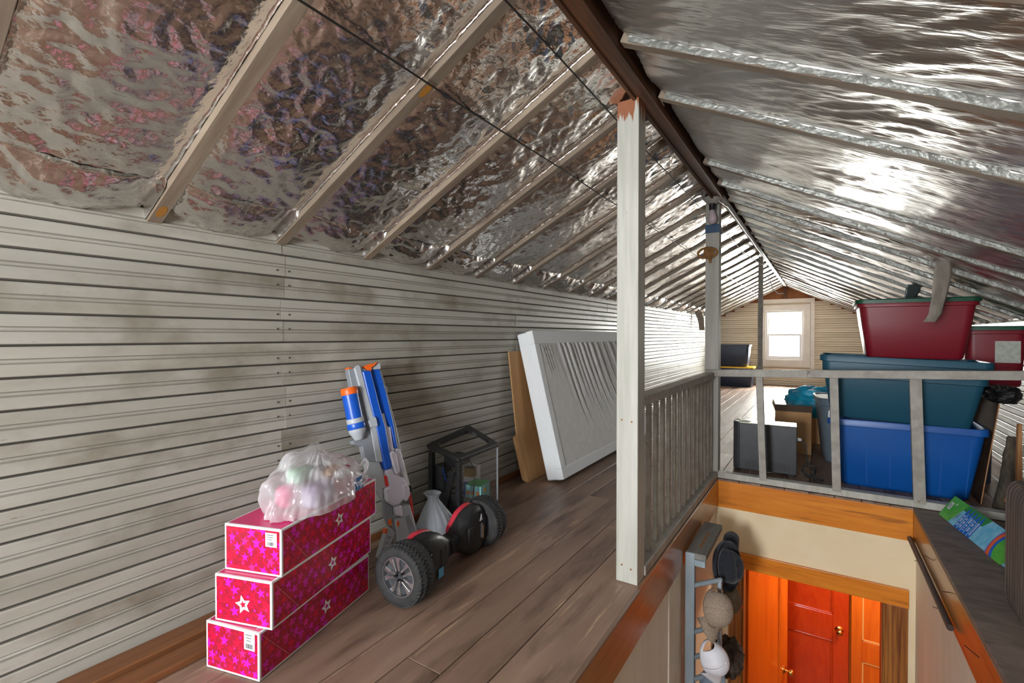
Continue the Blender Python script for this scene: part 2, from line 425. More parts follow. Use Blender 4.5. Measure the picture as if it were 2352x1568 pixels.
# ------------------------------------------------------------------ knee walls of beaded boards
BH = .0885
def bead_profile(h):
    c = h * .45
    return [(0, -.010), (.0042, -.0010), (.0065, 0), (c - .003, 0), (c, -.004), (c + .0025, -.001), (c + .005, 0), (c + .0075, -.001), (c + .010, -.004), (c + .013, 0), (h - .007, 0), (h - .0035, -.002), (h - .0015, -.010), (h - .0015, -.014), (0, -.014)]
_bm = {}
def bead_board(length, axis, sgn, m):
    key = (round(length, 3), axis, sgn, m.name)
    if key not in _bm:
        pr = bead_profile(BH)
        if axis == 'y': fn = lambda a, b, t: (sgn * b, t, a)
        else: fn = lambda a, b, t: (t, sgn * b, a)
        mb = MB().prism(pr, fn, -length / 2 + .0008, length / 2 - .0008)
        for e_ in (0, 11): mb.m[2 + e_] = 1          # shade lines painted dark into the joints
        for e_ in (3, 8): mb.m[2 + e_] = 2           # and, paler, into the bead grooves
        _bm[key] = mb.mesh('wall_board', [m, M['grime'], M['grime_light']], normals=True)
    return _bm[key]
def knee_wall(name, x, sgn, ztop, joints, rows):
    w = tag(bx(name, (x - sgn * .012, YN, -.03), (x - sgn * .09, YF, ztop), M['gap']), kind='structure')
    rr = random.Random(11)
    for r in range(rows):
        js = [YN] + joints[r % len(joints)] + [YF]
        for a, b in zip(js[:-1], js[1:]):
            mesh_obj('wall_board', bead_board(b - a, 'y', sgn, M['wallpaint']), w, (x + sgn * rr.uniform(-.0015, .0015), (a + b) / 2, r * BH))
    return w
jl = [[1.10, 2.87, 5.6, 8.3], [1.115, 3.75, 6.4, 9.2], [-.7, 1.12, 4.6, 7.4], [1.105, 2.9, 4.9, 8.0], [.2, 2.88, 5.7, 8.6], [1.11, 3.9, 6.9, 9.4]]
wl = knee_wall('wall_left', XL, 1, ZL + .05, jl, 16)
wr = knee_wall('wall_right', XR, -1, ZR + .05, jl, 13)
# nail heads in the near part of the left wall
for yv in (1.135, 1.085, 2.9, .28):
    for k in range(15):
        MB().lathe([(.0035, 0), (.0035, .0015), (.001, .002)], 7, Matrix.Rotation(PI / 2, 4, 'Y')).build('nail_head', M['gap'], wl, loc=(XL + .0005, yv, k * BH + .025 + .03 * (k % 2)))
bb = tag(bx('baseboard_left', (XL, 1.2, 0), (XL + .018, YF, .035), M['plank'], bevel=.003), kind='structure')
bb2 = tag(bx('baseboard_right', (XR - .018, SY1, 0), (XR, YF, .035), M['plank'], bevel=.003), kind='structure')

# ------------------------------------------------------------------ gable walls with their windows
WX0, WX1, WZ0, WZ1 = -.95, -.28, .52, 1.51
def roof_x(z):
    l = (z - ZL) / .5 + XL if z > ZL else XL
    r = XR - (z - ZR) / .506 if z > ZR else XR
    return l + .01, r - .01
def gable(name, y, sgn, boards_to, wn):
    # backing in four pieces round the opening, then boards
    th = .07 * sgn
    g = MB()
    g.b2((XL - .1, y + .012 * sgn, -.02), (WX0, y + th, 2.2)).b2((WX1, y + .012 * sgn, -.02), (XR + .1, y + th, 2.2))
    g.b2((WX0, y + .012 * sgn, -.02), (WX1, y + th, WZ0)).b2((WX0, y + .012 * sgn, WZ1), (WX1, y + th, 2.2))
    w = tag(g.build(name, M['roofdeck']), kind='structure')
    z = 0.0
    while z < boards_to:
        l, r = roof_x(z + .012)
        spans = [(l, WX0 - .10), (WX1 + .10, r)] if WZ0 - .12 < z + BH / 2 < WZ1 + .12 else [(l, r)]
        for a, b in spans:
            if b - a > .03:
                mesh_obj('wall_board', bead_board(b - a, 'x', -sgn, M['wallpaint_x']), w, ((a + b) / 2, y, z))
        z += BH
    # casing, sashes and panes
    win = empty('window_%d' % wn, ((WX0 + WX1) / 2, y, WZ0)); tag(win, kind='structure')
    cx = (WX0 + WX1) / 2; hw = (WX1 - WX0) / 2; hh = WZ1 - WZ0
    i = -sgn
    def b(nm, x0, x1, z0, z1, d0, d1, m): return bx(nm, (x0, d0 * i, z0), (x1, d1 * i, z1), m, win, bevel=.003, seg=1)
    b('window_casing', -hw - .11, -hw, -.14, hh + .11, 0, .022, M['trimwhite']); b('window_casing', hw, hw + .11, -.14, hh + .11, 0, .022, M['trimwhite'])
    b('window_casing', -hw, hw, hh, hh + .11, 0, .022, M['trimwhite']); b('window_sill', -hw, hw, -.14, 0, 0, .022, M['trimwhite'])
    b('window_frame', -hw, -hw + .035, 0, hh, -.06, .004, M['vinyl']); b('window_frame', hw - .035, hw, 0, hh, -.06, .004, M['vinyl'])
    b('window_frame', -hw + .035, hw - .035, hh - .04, hh, -.06, .004, M['vinyl']); b('window_frame', -hw + .035, hw - .035, 0, .035, -.06, .004, M['vinyl'])
    for z0, z1, d in ((hh * .5 - .01, hh - .04, -.045), (.035, hh * .5 + .02, -.02)):
        s = MB().b2((-hw + .035, (d - .012) * i, z0), (-hw + .07, (d + .012) * i, z1)).b2((hw - .07, (d - .012) * i, z0), (hw - .035, (d + .012) * i, z1))
        s.b2((-hw + .07, (d - .012) * i, z0), (hw - .07, (d + .012) * i, z0 + .035)).b2((-hw + .07, (d - .012) * i, z1 - .03), (hw - .07, (d + .012) * i, z1))
        so = s.build('sash', M['vinyl'], win)
        bx('pane', (-hw + .07, (d - .002) * i, z0 + .035), (hw - .07, (d + .002) * i, z1 - .03), M['glass'], so)
    return w
gf = gable('wall_back', YF, 1, 1.68, 1)
gn = gable('wall_front', YN, -1, 1.9, 2)
bx('trim_board', (-1.085, YF - .02, 0), (-1.06, YF, 1.72), M['trimwhite'], gf)
bx('trim_board', (-.165, YF - .02, .35), (-.10, YF, 1.72), M['trimwhite'], gf)
bx('trim_board', (-1.085, YF - .026, 1.66), (-.10, YF, 1.74), M['trimwhite'], gf)
bx('stud', (-.625, YF - .05, 1.74), (-.585, YF, 2.0), M['ridge'], gf)

# ------------------------------------------------------------------ roof: deck, rafters, foil-faced insulation
def PL(s, y, o):                # left slope: s metres along the wall-to-ridge direction, o metres into the room
    return (XL + .8944 * s + .4472 * o, y, ZL + .4472 * s - .8944 * o)
SLL = (XRG - XL) / .8944
rs = math.hypot(XR - XRG, ZRG - ZR); ca, sa = (XR - XRG) / rs, (ZRG - ZR) / rs
def PR(s, y, o):                # right slope, from the ridge down
    return (XRG + ca * s - sa * o, y, ZRG - sa * s - ca * o)
SLR = rs
dk = MB()
for fn, s0, s1 in ((PL, -.12, SLL + .06), (PR, -.06, SLR + .12)):
    vs = [fn(s, y, o) for o in (-.10, -.13) for s, y in ((s0, YN - .1), (s1, YN - .1), (s1, YF + .1), (s0, YF + .1))]
    dk.add(vs, [(0, 1, 2, 3), (7, 6, 5, 4), (0, 4, 5, 1), (1, 5, 6, 2), (2, 6, 7, 3), (3, 7, 4, 0)])
ceiling = tag(dk.build('ceiling', M['roofdeck']), kind='structure')

def rafter(fn, y, s0, s1, w=.042):
    ends = []
    for s in (s0, s1):
        ends.append([fn(s, y - w / 2, 0), fn(s, y + w / 2, 0), fn(s, y + w / 2, -.098), fn(s, y - w / 2, -.098)])
    return MB().loft(ends)
for k, y in enumerate(RY):
    if y > YF - .02: continue
    rafter(PL, y, -.03, SLL - .01).build('rafter', M['rafter'], ceiling, bevel=.002, seg=1)
    if abs(y - 2.411) > .02: rafter(PR, y, .03, SLR + .01).build('rafter', M['rafter'], ceiling, bevel=.002, seg=1)

knot = mat('amber_resin_knot', (.40, .17, .02), rough=.45)
for y, s_ in ((.667, .062), (1.103, .885)):
    MB().add([PL(s_ + .030 * math.cos(a), y + .013 * math.sin(a), .0006) for a in [i * PI / 9 for i in range(18)]], [tuple(range(18))]).build('resin_knot', knot, ceiling, normals=False)
def foil(fn, y0, y1, s0, s1, seed, ns, nt, amp, name, m, flange0=.012, flange1=.006, bulge=.028, sag=None, dirx=1.0, rec=.045):
    t = np.concatenate([[0, .004, .02], np.linspace(.045, .955, nt), [.98, .996, 1.0]])
    s = np.linspace(s0, s1, ns)
    T, SS = np.meshgrid(t, s)
    Y = y0 + (y1 - y0) * T
    base = np.interp(T, [0, .004, .02, .06, .94, .98, .996, 1], [-flange0, -flange0 - .004, -rec - .001, -rec + .001, -rec + .001, -rec - .001, -flange1 - .004, -flange1])
    prof = np.sin(PI * np.clip(T, 0, 1)) ** .8
    w = np.clip(np.minimum(T, 1 - T) * 9, 0, 1)
    lump = pn(SS * 3.1 * dirx, Y * 3.4, seed) * .030 + pn(SS * 7 * dirx, Y * 8, seed + 3) * .012
    cr = ridge(SS * 15 * dirx, Y * 17 + SS * 5, seed + 5) * .0036 + ridge(SS * 31 * dirx, Y * 36 - SS * 9, seed + 8) * .0017 + ridge(SS * 62 * dirx, Y * 60, seed + 11) * .0007
    O = base + prof * (bulge * .55 + lump * .8 * amp) + w * cr * amp * 1.5
    edge = (1 - w) * (ridge(SS * 22, Y * 22, seed + 14)) * .0035
    Yd = Y + edge * np.where(T > .5, -1, 1)
    if sag is not None: O = O + sag(SS, T)
    O = np.minimum(O, .05)
    P = np.stack(fn(SS, Yd, O), axis=-1) if True else None
    return MB().grid(P).build(name, m, ceiling, smooth=60, normals=False)
def wrap(f):
    def g(S_, Y_, O_):
        x, y, z = f(S_, Y_, O_)
        return (np.broadcast_to(x, S_.shape), np.broadcast_to(y, S_.shape), np.broadcast_to(z, S_.shape))
    return g
FL_, FR_ = wrap(PL), wrap(PR)
for k in range(len(RY) - 1):
    y0, y1 = RY[k] + .0215, min(RY[k + 1] - .0215, YF - .005)
    if y1 - y0 < .1: continue
    near = -.3 < y0 < 2.8; mid = 2.8 <= y0 < 5
    ns, nt = (120, 42) if near else ((80, 26) if mid else (44, 14))
    amp = 1.15 if y0 < 1.9 else (.85 if y0 < 4 else .75)
    # main sheet and the short one tucked against the wall
    foil(FL_, y0, y1, .19, SLL - .03, 20 + k, ns, nt, amp, 'insulation_sheet', M['foil_l'], rec=.030, flange0=.014, flange1=.022)
    ns2 = 34 if near else (22 if mid else 12)
    sg = lambda S_, T_: .030 * np.sin(PI * np.clip((S_ + .04) / .24, 0, 1)) * np.sin(PI * T_) + np.where(S_ > .17, -.03 * (S_ - .17) / .03, 0)
    foil(FL_, y0, y1, -.035, .20, 60 + k, ns2, nt, 1.3, 'insulation_flap', M['foil_l'], sag=sg)
    if abs(y0 - 2.4325) < .02: continue            # one wide sheet runs over the hidden rafter here
    if abs(y1 - 2.3895) < .02: y1 += PITCH
    far_ = y0 > 3.2
    foil(FR_, y0, y1, .05, SLR - .01, 100 + k, int(ns * 1.2), nt, 1.15 if far_ else .66, 'insulation_sheet', M['foil_r'], flange0=.018, flange1=.018, bulge=.03 if far_ else .012, dirx=.55, rec=.034 if far_ else .022)
    # stapled flange strip on the face of the next rafter, right slope
    if -.3 < y0 < 6:
        n_ = 90
        sv = np.linspace(.06, SLR - .02, n_); ov = np.linspace(-.034 if far_ else -.026, -.001, 6)
        OO, S2 = np.meshgrid(ov, sv)
        yy = y1 - .0015 - .0035 * np.abs(pn(S2 * 26, OO * 90, 200 + k)) - .002 * (pn(S2 * 9, OO * 20, 230 + k) + .5)
        oo = OO + (OO > -.004) * pn(S2 * 30, S2 * 0 + .3, 260 + k) * .006
        x, yv, z = PR(S2, yy, oo)
        MB().grid(np.stack([x, yv, z], -1)).build('foil_flange', M['foil_edge'], ceiling, smooth=50, normals=False)

# ridge beam with its loose edge moulding
rb = MB().b2((XRG - .028, YN, ZRG - .03), (XRG + .03, 3.62, ZRG + .10)).b2((XRG - .028, 3.62, ZRG - .005), (XRG + .03, YF, ZRG + .10))
bx('ridge_beam', (XRG - .03, YN, ZRG - .04), (XRG + .022, 3.56, ZRG + .075), M['ridge'], ceiling, bevel=.003)
bx('ridge_beam', (XRG - .022, 3.56, ZRG - .012), (XRG + .022, YF, ZRG + .08), M['ridge'], ceiling, bevel=.003)
bx('ridge_moulding', (XRG - .042, YN, ZRG - .052), (XRG - .028, 3.56, ZRG - .022), M['ridge'], ceiling, bevel=.003)
MB().loft([[PL(SLL - .16, 2.02, .03), PL(SLL - .16, 2.06, .03), PL(SLL - .16, 2.06, -.02), PL(SLL - .16, 2.02, -.02)], [PL(SLL + .02, 2.02, .02), PL(SLL + .02, 2.06, .02), PL(SLL + .02, 2.06, -.03), PL(SLL + .02, 2.02, -.03)]]).build('ridge_block', M['ridge'], ceiling)
# ------------------------------------------------------------------ stairwell: fascia boards, walls, doorway, flight
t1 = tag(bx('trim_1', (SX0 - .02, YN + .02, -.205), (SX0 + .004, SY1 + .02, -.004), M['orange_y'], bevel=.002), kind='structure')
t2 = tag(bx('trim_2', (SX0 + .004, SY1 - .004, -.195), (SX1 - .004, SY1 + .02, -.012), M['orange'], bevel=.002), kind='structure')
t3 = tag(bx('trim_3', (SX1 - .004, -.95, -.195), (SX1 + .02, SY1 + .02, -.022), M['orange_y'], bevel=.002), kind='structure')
bx('nosing', (SX0 - .004, YN + .02, -.012), (SX0 + .012, 1.84, -.001), M['floor'], t1, bevel=.003)
sbox('wall_stairs_left', (SX0 - .06, -1.0, -2.6), (SX0 - .012, SY1 + .12, -.20), M['palewall'])
bx('wall_batten', (SX0 - .012, 2.33, -2.6), (SX0 - .006, 2.36, -.205), M['palewall'], bpy.data.objects['wall_stairs_left'])
sbox('wall_stairs_right', (SX1 + .011, -1.0, -2.6), (SX1 + .06, SY1 + .12, -.19), M['palewall'])
DX0, DX1, DZ = -.445, .332, -.585
wb_ = MB().b2((SX0 - .012, SY1, DZ), (SX1 + .011, SY1 + .10, -.19)).b2((SX0 - .012, SY1, -2.6), (DX0, SY1 + .10, DZ)).b2((DX1, SY1, -2.6), (SX1 + .011, SY1 + .10, DZ))
tag(wb_.build('wall_stairs_back', M['cream']), kind='structure')
pm = MB(); rr = random.Random(2)
for x0, z0, nl in ((-.06, -.215, 4), (.17, -.225, 4), (.11, -.21, 2)):
    for q in range(nl):
        x = x0 + rr.uniform(-.006, .006)
        for w in range(7 if q < 3 else 4):
            h = rr.uniform(.003, .007)
            pm.tube([(x, SY1 - .0006, z0 - .013 * q), (x + .004, SY1 - .0006, z0 - .013 * q + h), (x + .008, SY1 - .0006, z0 - .013 * q - h * .3)], .0004, 4); x += rr.uniform(.011, .017)
tag(pm.build('pencil_marks', mat('faint_pencil', (.48, .38, .25), rough=.8), bpy.data.objects['wall_stairs_back']), kind='stuff')
door1 = tag(empty('door_1', ((DX0 + DX1) / 2, SY1, -2.6)), kind='structure')
dx = (DX1 - DX0) / 2
bx('door_head', (-dx - .03, -.022, 2.6 + DZ), (dx + .108, 0, 2.6 + DZ + .105), M['orange'], door1, bevel=.002)
bx('door_jamb', (dx, -.020, 0), (dx + .105, 0, 2.6 + DZ), M['darkwood_z'], door1, bevel=.002)
bx('door_jamb', (-dx - .08, -.020, 0), (-dx, 0, 2.6 + DZ), M['darkwood_z'], door1, bevel=.002)
bx('door_reveal', (-dx - .002, 0, 0), (-dx + .015, .10, 2.6 + DZ), M['darkwood_z'], door1)
bx('door_reveal', (dx - .015, 0, 0), (dx + .002, .10, 2.6 + DZ), M['darkwood_z'], door1)

def panel_door(name, w, h, loc, rz, m, panels, knob_x, knob_z, stile=.10, kmat='brass', mould=None, both=False):
    e = empty(name, loc, rz); tag(e, kind='structure')
    bx('slab', (0, 0, 0), (w, .022, h), m, e)
    for x0, x1, z0, z1 in [(0, stile, 0, h), (w - stile, w, 0, h)] + [(stile, w - stile, a, b) for a, b in panels]:
        bx('door_rail', (x0, -.012, z0), (x1, 0, z1), m, e, bevel=.004)
        if both: bx('door_rail', (x0, .022, z0), (x1, .034, z1), m, e, bevel=.004)
    zs = sorted(panels)
    for (a, b), (c, d) in zip(zs[:-1], zs[1:]):
        mm = mould or m
        g = MB()
        q = .012
        g.b2((stile, -.009, b), (stile + q, .001, c)).b2((w - stile - q, -.009, b), (w - stile, .001, c)).b2((stile, -.009, b), (w - stile, .001, b + q)).b2((stile, -.009, c - q), (w - stile, .001, c))
        g.build('panel_moulding', mm, e, bevel=.003)
    if knob_x is not None:
        K = Matrix.Translation((knob_x, -.012, knob_z)) @ Matrix.Rotation(PI / 2, 4, 'X')
        MB().lathe([(.032, 0), (.032, .004), (.026, .009), (.010, .012), (.010, .032), (.019, .038), (.026, .048), (.025, .058), (.017, .066), (.003, .068)], 24, K).build('door_knob', M[kmat], e, smooth=40)
    return e
# the leaf standing open on the left, the closed doors across the hall
HY = 5.0
M['mould'] = mat('pale_worn_moulding', (.72, .40, .12), rough=.4)
panel_door('door_2', .66, 1.98, (-.425, SY1 + .125, -2.595), R(71.5), M['orange_z'], [(0, .20), (.72, .86), (1.86, 1.98)], .60, .98, stile=.13, both=True)
panel_door('door_3', .74, 2.0, (-.52, HY, -2.6), 0, M['red_z'], [(0, .22), (.93, 1.16), (1.88, 2.0)], .672, 1.045, stile=.115)
panel_door('door_4', .74, 2.0, (.235, HY - .03, -2.6), 0, M['orange_z'], [(0, .22), (.84, 1.02), (1.70, 2.0)], None, 0, stile=.075, mould=M['mould'])
sbox('wall_hall_back', (-1.6, HY + .035, -2.6), (1.6, HY + .09, -.2), M['orange_z'])
sbox('wall_hall_left', (-1.4, SY1 + .1, -2.6), (-1.34, HY + .04, -.2), M['orange_z'])
sbox('wall_hall_right', (1.34, SY1 + .1, -2.6), (1.4, HY + .04, -.2), M['orange_z'])
sbox('wall_hall_front', (-1.4, SY1 + .02, -2.6), (SX0 - .06, SY1 + .1, -.2), M['cream'])
sbox('wall_hall_side', (SX1 + .06, SY1 + .02, -2.6), (1.4, SY1 + .1, -.2), M['cream'])
sbox('floor_lower', (-1.6, -1.2, -2.66), (1.6, HY + .1, -2.6), M['floor'])
sbox('wall_stairs_front', (SX0 - .06, -1.06, -2.6), (SX1 + .06, -1.0, -.2), M['palewall'])
st = MB()
for i in range(13):
    st.b2((SX0 - .011, -.98, -2.6), (SX1 + .010, 2.72 - .285 * i, -2.6 + .2 * (i + 1))) if i < 12 else None
tag(st.build('floor_stairs', M['floor']), kind='structure')
# unseen lamp added to light the hall below (its globe hangs behind the door head)
hl = tag(empty('ceiling_lamp', (.55, 4.35, -.20)), 'round glass ceiling lamp in the hall below the stairs', 'lamp')
MB().lathe([(.06, 0), (.07, -.01), (.07, -.025)], 20).build('lamp_base', M['brass'], hl, smooth=40)
gm = bpy.data.materials.new('lit_lamp_glass'); gm.use_nodes = True
gm.node_tree.nodes['Principled BSDF'].inputs['Emission Color'].default_value = (1, .72, .42, 1)
gm.node_tree.nodes['Principled BSDF'].inputs['Emission Strength'].default_value = 6
MB().lathe([(.068, -.025), (.085, -.06), (.08, -.10), (.05, -.13), (.005, -.14)], 20).build('lamp_globe', gm, hl, smooth=40)
pl_ = bpy.data.lights.new('hall_lamp_light', 'POINT'); pl_.energy = 20; pl_.color = (1, .80, .55); pl_.shadow_soft_size = .09  # warm light added out of view to brighten the hall
po = bpy.data.objects.new('hall_lamp_light', pl_); COL.objects.link(po); po.location = (.55, 4.35, -.45)

# dowel and bent nails on the right fascia
tag(MB().tube([(SX1 - .020, 2.53, -.165), (SX1 - .020, SY1 - .012, -.175)], .0125, 14).build('wooden_dowel', M['dowel'], smooth=40), 'dark brown wooden dowel fixed along the right fascia of the stairwell', 'rod')
for i, (y, z, dy) in enumerate([(3.30, -.21, .0), (2.98, -.07, .03), (2.80, -.22, 0), (2.62, -.06, -.02), (2.20, -.09, .05)]):
    tag(MB().tube([(SX1 + .012 if z < -.2 else SX1 - .003, y, z), (SX1 - .032, y + dy, z + .006)], .0016, 6).build('nail', M['wire']), 'bare nail driven into the right side of the stairwell', 'nail', 'nails in the right side of the stairwell')

# ------------------------------------------------------------------ posts and railings
def post(loc, w, d, h, label, m=None, raw_top=0):
    e = tag(empty('support_post', loc), label, 'post')
    bx('shaft', (-w / 2, -d / 2, 0), (w / 2, d / 2, h), m or M['post'], e, bevel=.003)
    return e
M['post_raw'] = mat('grey_white_post_with_bare_top', (.39, .385, .33), (.51, .50, .45), rough=.5, scale=(30, 30, 2), bump=.2, bscale=(130, 130, 6), bdist=.002, chips=((.22, .16, .11), (60, 60, 22), .72, .76))
def add_bare_top(m, z0, z1, col):
    nt = m.node_tree; N = nt.nodes; L = nt.links; p = N['Principled BSDF']
    src = p.inputs['Base Color'].links[0].from_socket
    tc = N.new('ShaderNodeTexCoord'); sp = N.new('ShaderNodeSeparateXYZ'); L.new(tc.outputs['Object'], sp.inputs[0])
    mp = N.new('ShaderNodeMapping'); mp.inputs['Scale'].default_value = (70, 70, 6); L.new(tc.outputs['Object'], mp.inputs[0])
    nz = N.new('ShaderNodeTexNoise'); nz.inputs['Scale'].default_value = 1; L.new(mp.outputs[0], nz.inputs[0])
    ma = N.new('ShaderNodeMath'); ma.operation = 'MULTIPLY_ADD'; L.new(nz.outputs[0], ma.inputs[0]); ma.inputs[1].default_value = .22; L.new(sp.outputs[2], ma.inputs[2])
    mr = N.new('ShaderNodeMapRange'); L.new(ma.outputs[0], mr.inputs[0]); mr.inputs[1].default_value = z0; mr.inputs[2].default_value = z1
    mx = N.new('ShaderNodeMix'); mx.data_type = 'RGBA'; L.new(mr.outputs[0], mx.inputs[0]); L.new(src, mx.inputs[6]); mx.inputs[7].default_value = col + (1,)
    L.new(mx.outputs[2], p.inputs['Base Color'])
add_bare_top(M['post_raw'], 1.985, 2.0, (.26, .085, .03))
p1 = post((-.6525, 1.8975, 0), .089, .089, 1.945, 'square grey-white post with bare wood top beside the floor edge of the stairwell', M['post_raw'])
for dx_, z in ((-.02, .07), (.018, .06), (-.022, .66), (.02, .655)):
    MB().lathe([(.004, 0), (.004, .001), (.001, .002)], 8, Matrix.Translation((dx_, -.0445, z)) @ Matrix.Rotation(PI / 2, 4, 'X')).build('nail_head', M['rust'], p1)
p2 = post((-.645, 3.625, 0), .09, .09, 1.965, 'square grey post with blue tape and a rusty bracket at the railing corner')
bx('tape_band', (-.0465, -.0465, 1.725), (.0465, .0465, 1.785), M['bluetape'], p2)
bt = MB()
bt.tube([(-.03 + .085 * math.cos(a) * .75, -.05 - .012 * abs(math.sin(a)), 1.585 + .035 * math.sin(a)) for a in [i * PI / 8 for i in range(17)]], .009, 8)
bt.box((-.02, -.05, 1.585), (.07, .012, .05)).box((-.012, -.05, 1.545), (.02, .008, .06))
bt.build('rusty_bracket', M['rust'], p2, smooth=50)
p3 = post((-.62, 6.55, 0), .052, .052, 1.97, 'thin dark post standing under the ridge beyond the railing', M['rail'])

r1 = tag(empty('railing', (-.6525, 2.75, 0)), 'grey railing of close-set balusters along the left side of the stairwell', 'railing')
ya, yb = 1.942 - 2.75, 3.58 - 2.75
bx('bottom_rail', (-.022, ya, .004), (.05, yb, .045), M['rail'], r1, bevel=.003)
bx('top_rail', (-.03, ya, .705), (.035, yb - .05, .745), M['rail'], r1, bevel=.003)
nb = 15
for i in range(nb):
    y = ya + .05 + i * (yb - ya - .09) / (nb - 1)
    bx('baluster', (.004, y - .017, .045), (.021, y + .017, .705), M['rail'], r1, bevel=.002, seg=1)
r2 = tag(empty('railing', (.25, SY1 + .035, 0)), 'grey railing with few wide balusters in front of the stacked storage totes', 'railing')
bx('bottom_rail', (SX0 - .25, -.03, .004), (XR - .26, .035, .045), M['post'], r2, bevel=.003)
MB().loft([[(SX0 - .33, -.073, .715), (SX0 - .33, -.027, .715), (SX0 - .33, -.027, .762), (SX0 - .33, -.073, .762)], [(XR - .26, -.073, .775), (XR - .26, -.027, .775), (XR - .26, -.027, .825), (XR - .26, -.073, .825)]]).build('top_rail', M['rail'], r2, bevel=.003)
for xb, xt, w in ((-.318, -.345, .042), (.090, .070, .046), (.487, .462, .056)):
    z1 = .725 + .06 * (xt + .6) / 1.76
    MB().loft([[(xb - .25 - w / 2, -.034, .03), (xb - .25 + w / 2, -.034, .03), (xb - .25 + w / 2, .0, .03), (xb - .25 - w / 2, .0, .03)], [(xt - .25 - w / 2, -.034, z1), (xt - .25 + w / 2, -.034, z1), (xt - .25 + w / 2, .0, z1), (xt - .25 - w / 2, .0, z1)]]).build('baluster', M['rail'], r2, bevel=.002, seg=1)

# ------------------------------------------------------------------ pink star boxes
cols = {'base': (.54, .008, .045), 'pent': (.40, .010, .035), 'red': (.74, .006, .05), 'pink': (.76, .02, .25), 'mag': (.72, .012, .46), 'white': (.85, .85, .85), 'top': (.70, .02, .16)}
SM = {k: mat('print_' + k, v, rough=.3, coat=.25) for k, v in cols.items()}
inkm = mat('black_ink', (.03, .03, .03), rough=.5)
def clip(poly, x0, x1, y0, y1):
    for ax, lim, sg in ((0, x0, 1), (0, x1, -1), (1, y0, 1), (1, y1, -1)):
        out = []
        for i in range(len(poly)):
            a, b = poly[i - 1], poly[i]
            ia, ib = (a[ax] - lim) * sg >= 0, (b[ax] - lim) * sg >= 0
            if ia != ib:
                t = (lim - a[ax]) / (b[ax] - a[ax]); out.append((a[0] + t * (b[0] - a[0]), a[1] + t * (b[1] - a[1])))
            if ib: out.append(b)
        poly = out
        if len(poly) < 3: return []
    return poly
def star_pieces(cx, cy, r, a0, inner=.42):
    o = [(cx + r * math.cos(a0 + i * 2 * PI / 5), cy + r * math.sin(a0 + i * 2 * PI / 5)) for i in range(5)]
    n = [(cx + inner * r * math.cos(a0 + (i + .5) * 2 * PI / 5), cy + inner * r * math.sin(a0 + (i + .5) * 2 * PI / 5)) for i in range(5)]
    return [n] + [[n[i - 1], o[i], n[i]] for i in range(5)]
def star_panel(parent, fn, w, h, seed, emblem=None, er=.027, bgm='base', rot=0):
    """printed panel of size w x h; fn(u, v, d) puts it on a face"""
    rr = random.Random(seed)
    mats = [SM[k] for k in ('base', 'pent', 'red', 'pink', 'mag', 'white')]
    g = MB()
    g.add([fn(0, 0, .0003), fn(w, 0, .0003), fn(w, h, .0003), fn(0, h, .0003)], [(0, 1, 2, 3)], 0)
    def put(pieces, d, mi):
        for p in pieces:
            q = clip(p, 0, w, 0, h)
            if q: g.add([fn(a, b, d) for a, b in q], [tuple(range(len(q)))], mi)
    sp = .026; row = 0; v = -.005
    while v < h + .02:
        u = -.01 + (row % 2) * sp * .5
        while u < w + .02:
            cx, cy, a = u + rr.uniform(-.005, .005), v + rr.uniform(-.005, .005), rr.uniform(0, 6.3)
            r = rr.uniform(.0105, .0135)
            put([[(cx + r * math.cos(a + i * 2 * PI / 5), cy + r * math.sin(a + i * 2 * PI / 5)) for i in range(5)]], .0005, 1)
            u += sp
        v += sp * .86; row += 1
    sp = .046; row = 0; v = .006
    while v < h + .02:
        u = (row % 2) * sp * .5 - .004
        while u < w + .02:
            c = rr.choice((2, 2, 3, 4, 4)); z = .0006 + .00006 * c
            put(star_pieces(u + rr.uniform(-.007, .007), v + rr.uniform(-.006, .006), rr.uniform(.0155, .019), rr.uniform(-.35, .35) + PI / 2 + rot, .40), z, c)
            put(star_pieces(u + sp * .5 + rr.uniform(-.006, .006), v + rr.uniform(.004, .018), rr.uniform(.006, .008), rr.uniform(0, 6), .42), .0010, rr.choice((3, 4, 4)))
            u += sp
        v += sp * .62; row += 1
    if emblem:
        ex, ey = emblem; a0 = PI / 2 + .25
        outer = []; inn = []
        for i in range(10):
            rad = er * (1 if i % 2 == 0 else .47); a = a0 + i * PI / 5
            outer.append((ex + rad * math.cos(a), ey + rad * math.sin(a)))
            rad *= .42; inn.append((ex + rad * math.cos(a), ey + rad * math.sin(a)))
        for i in range(10):
            j = (i + 1) % 10
            g.add([fn(*outer[i], .0013), fn(*outer[j], .0013), fn(*inn[j], .0013), fn(*inn[i], .0013)], [(0, 1, 2, 3)], 5)
    return g.build('star_print', mats, parent, normals=False)
BW, BL, BHH = .206, .524, .141
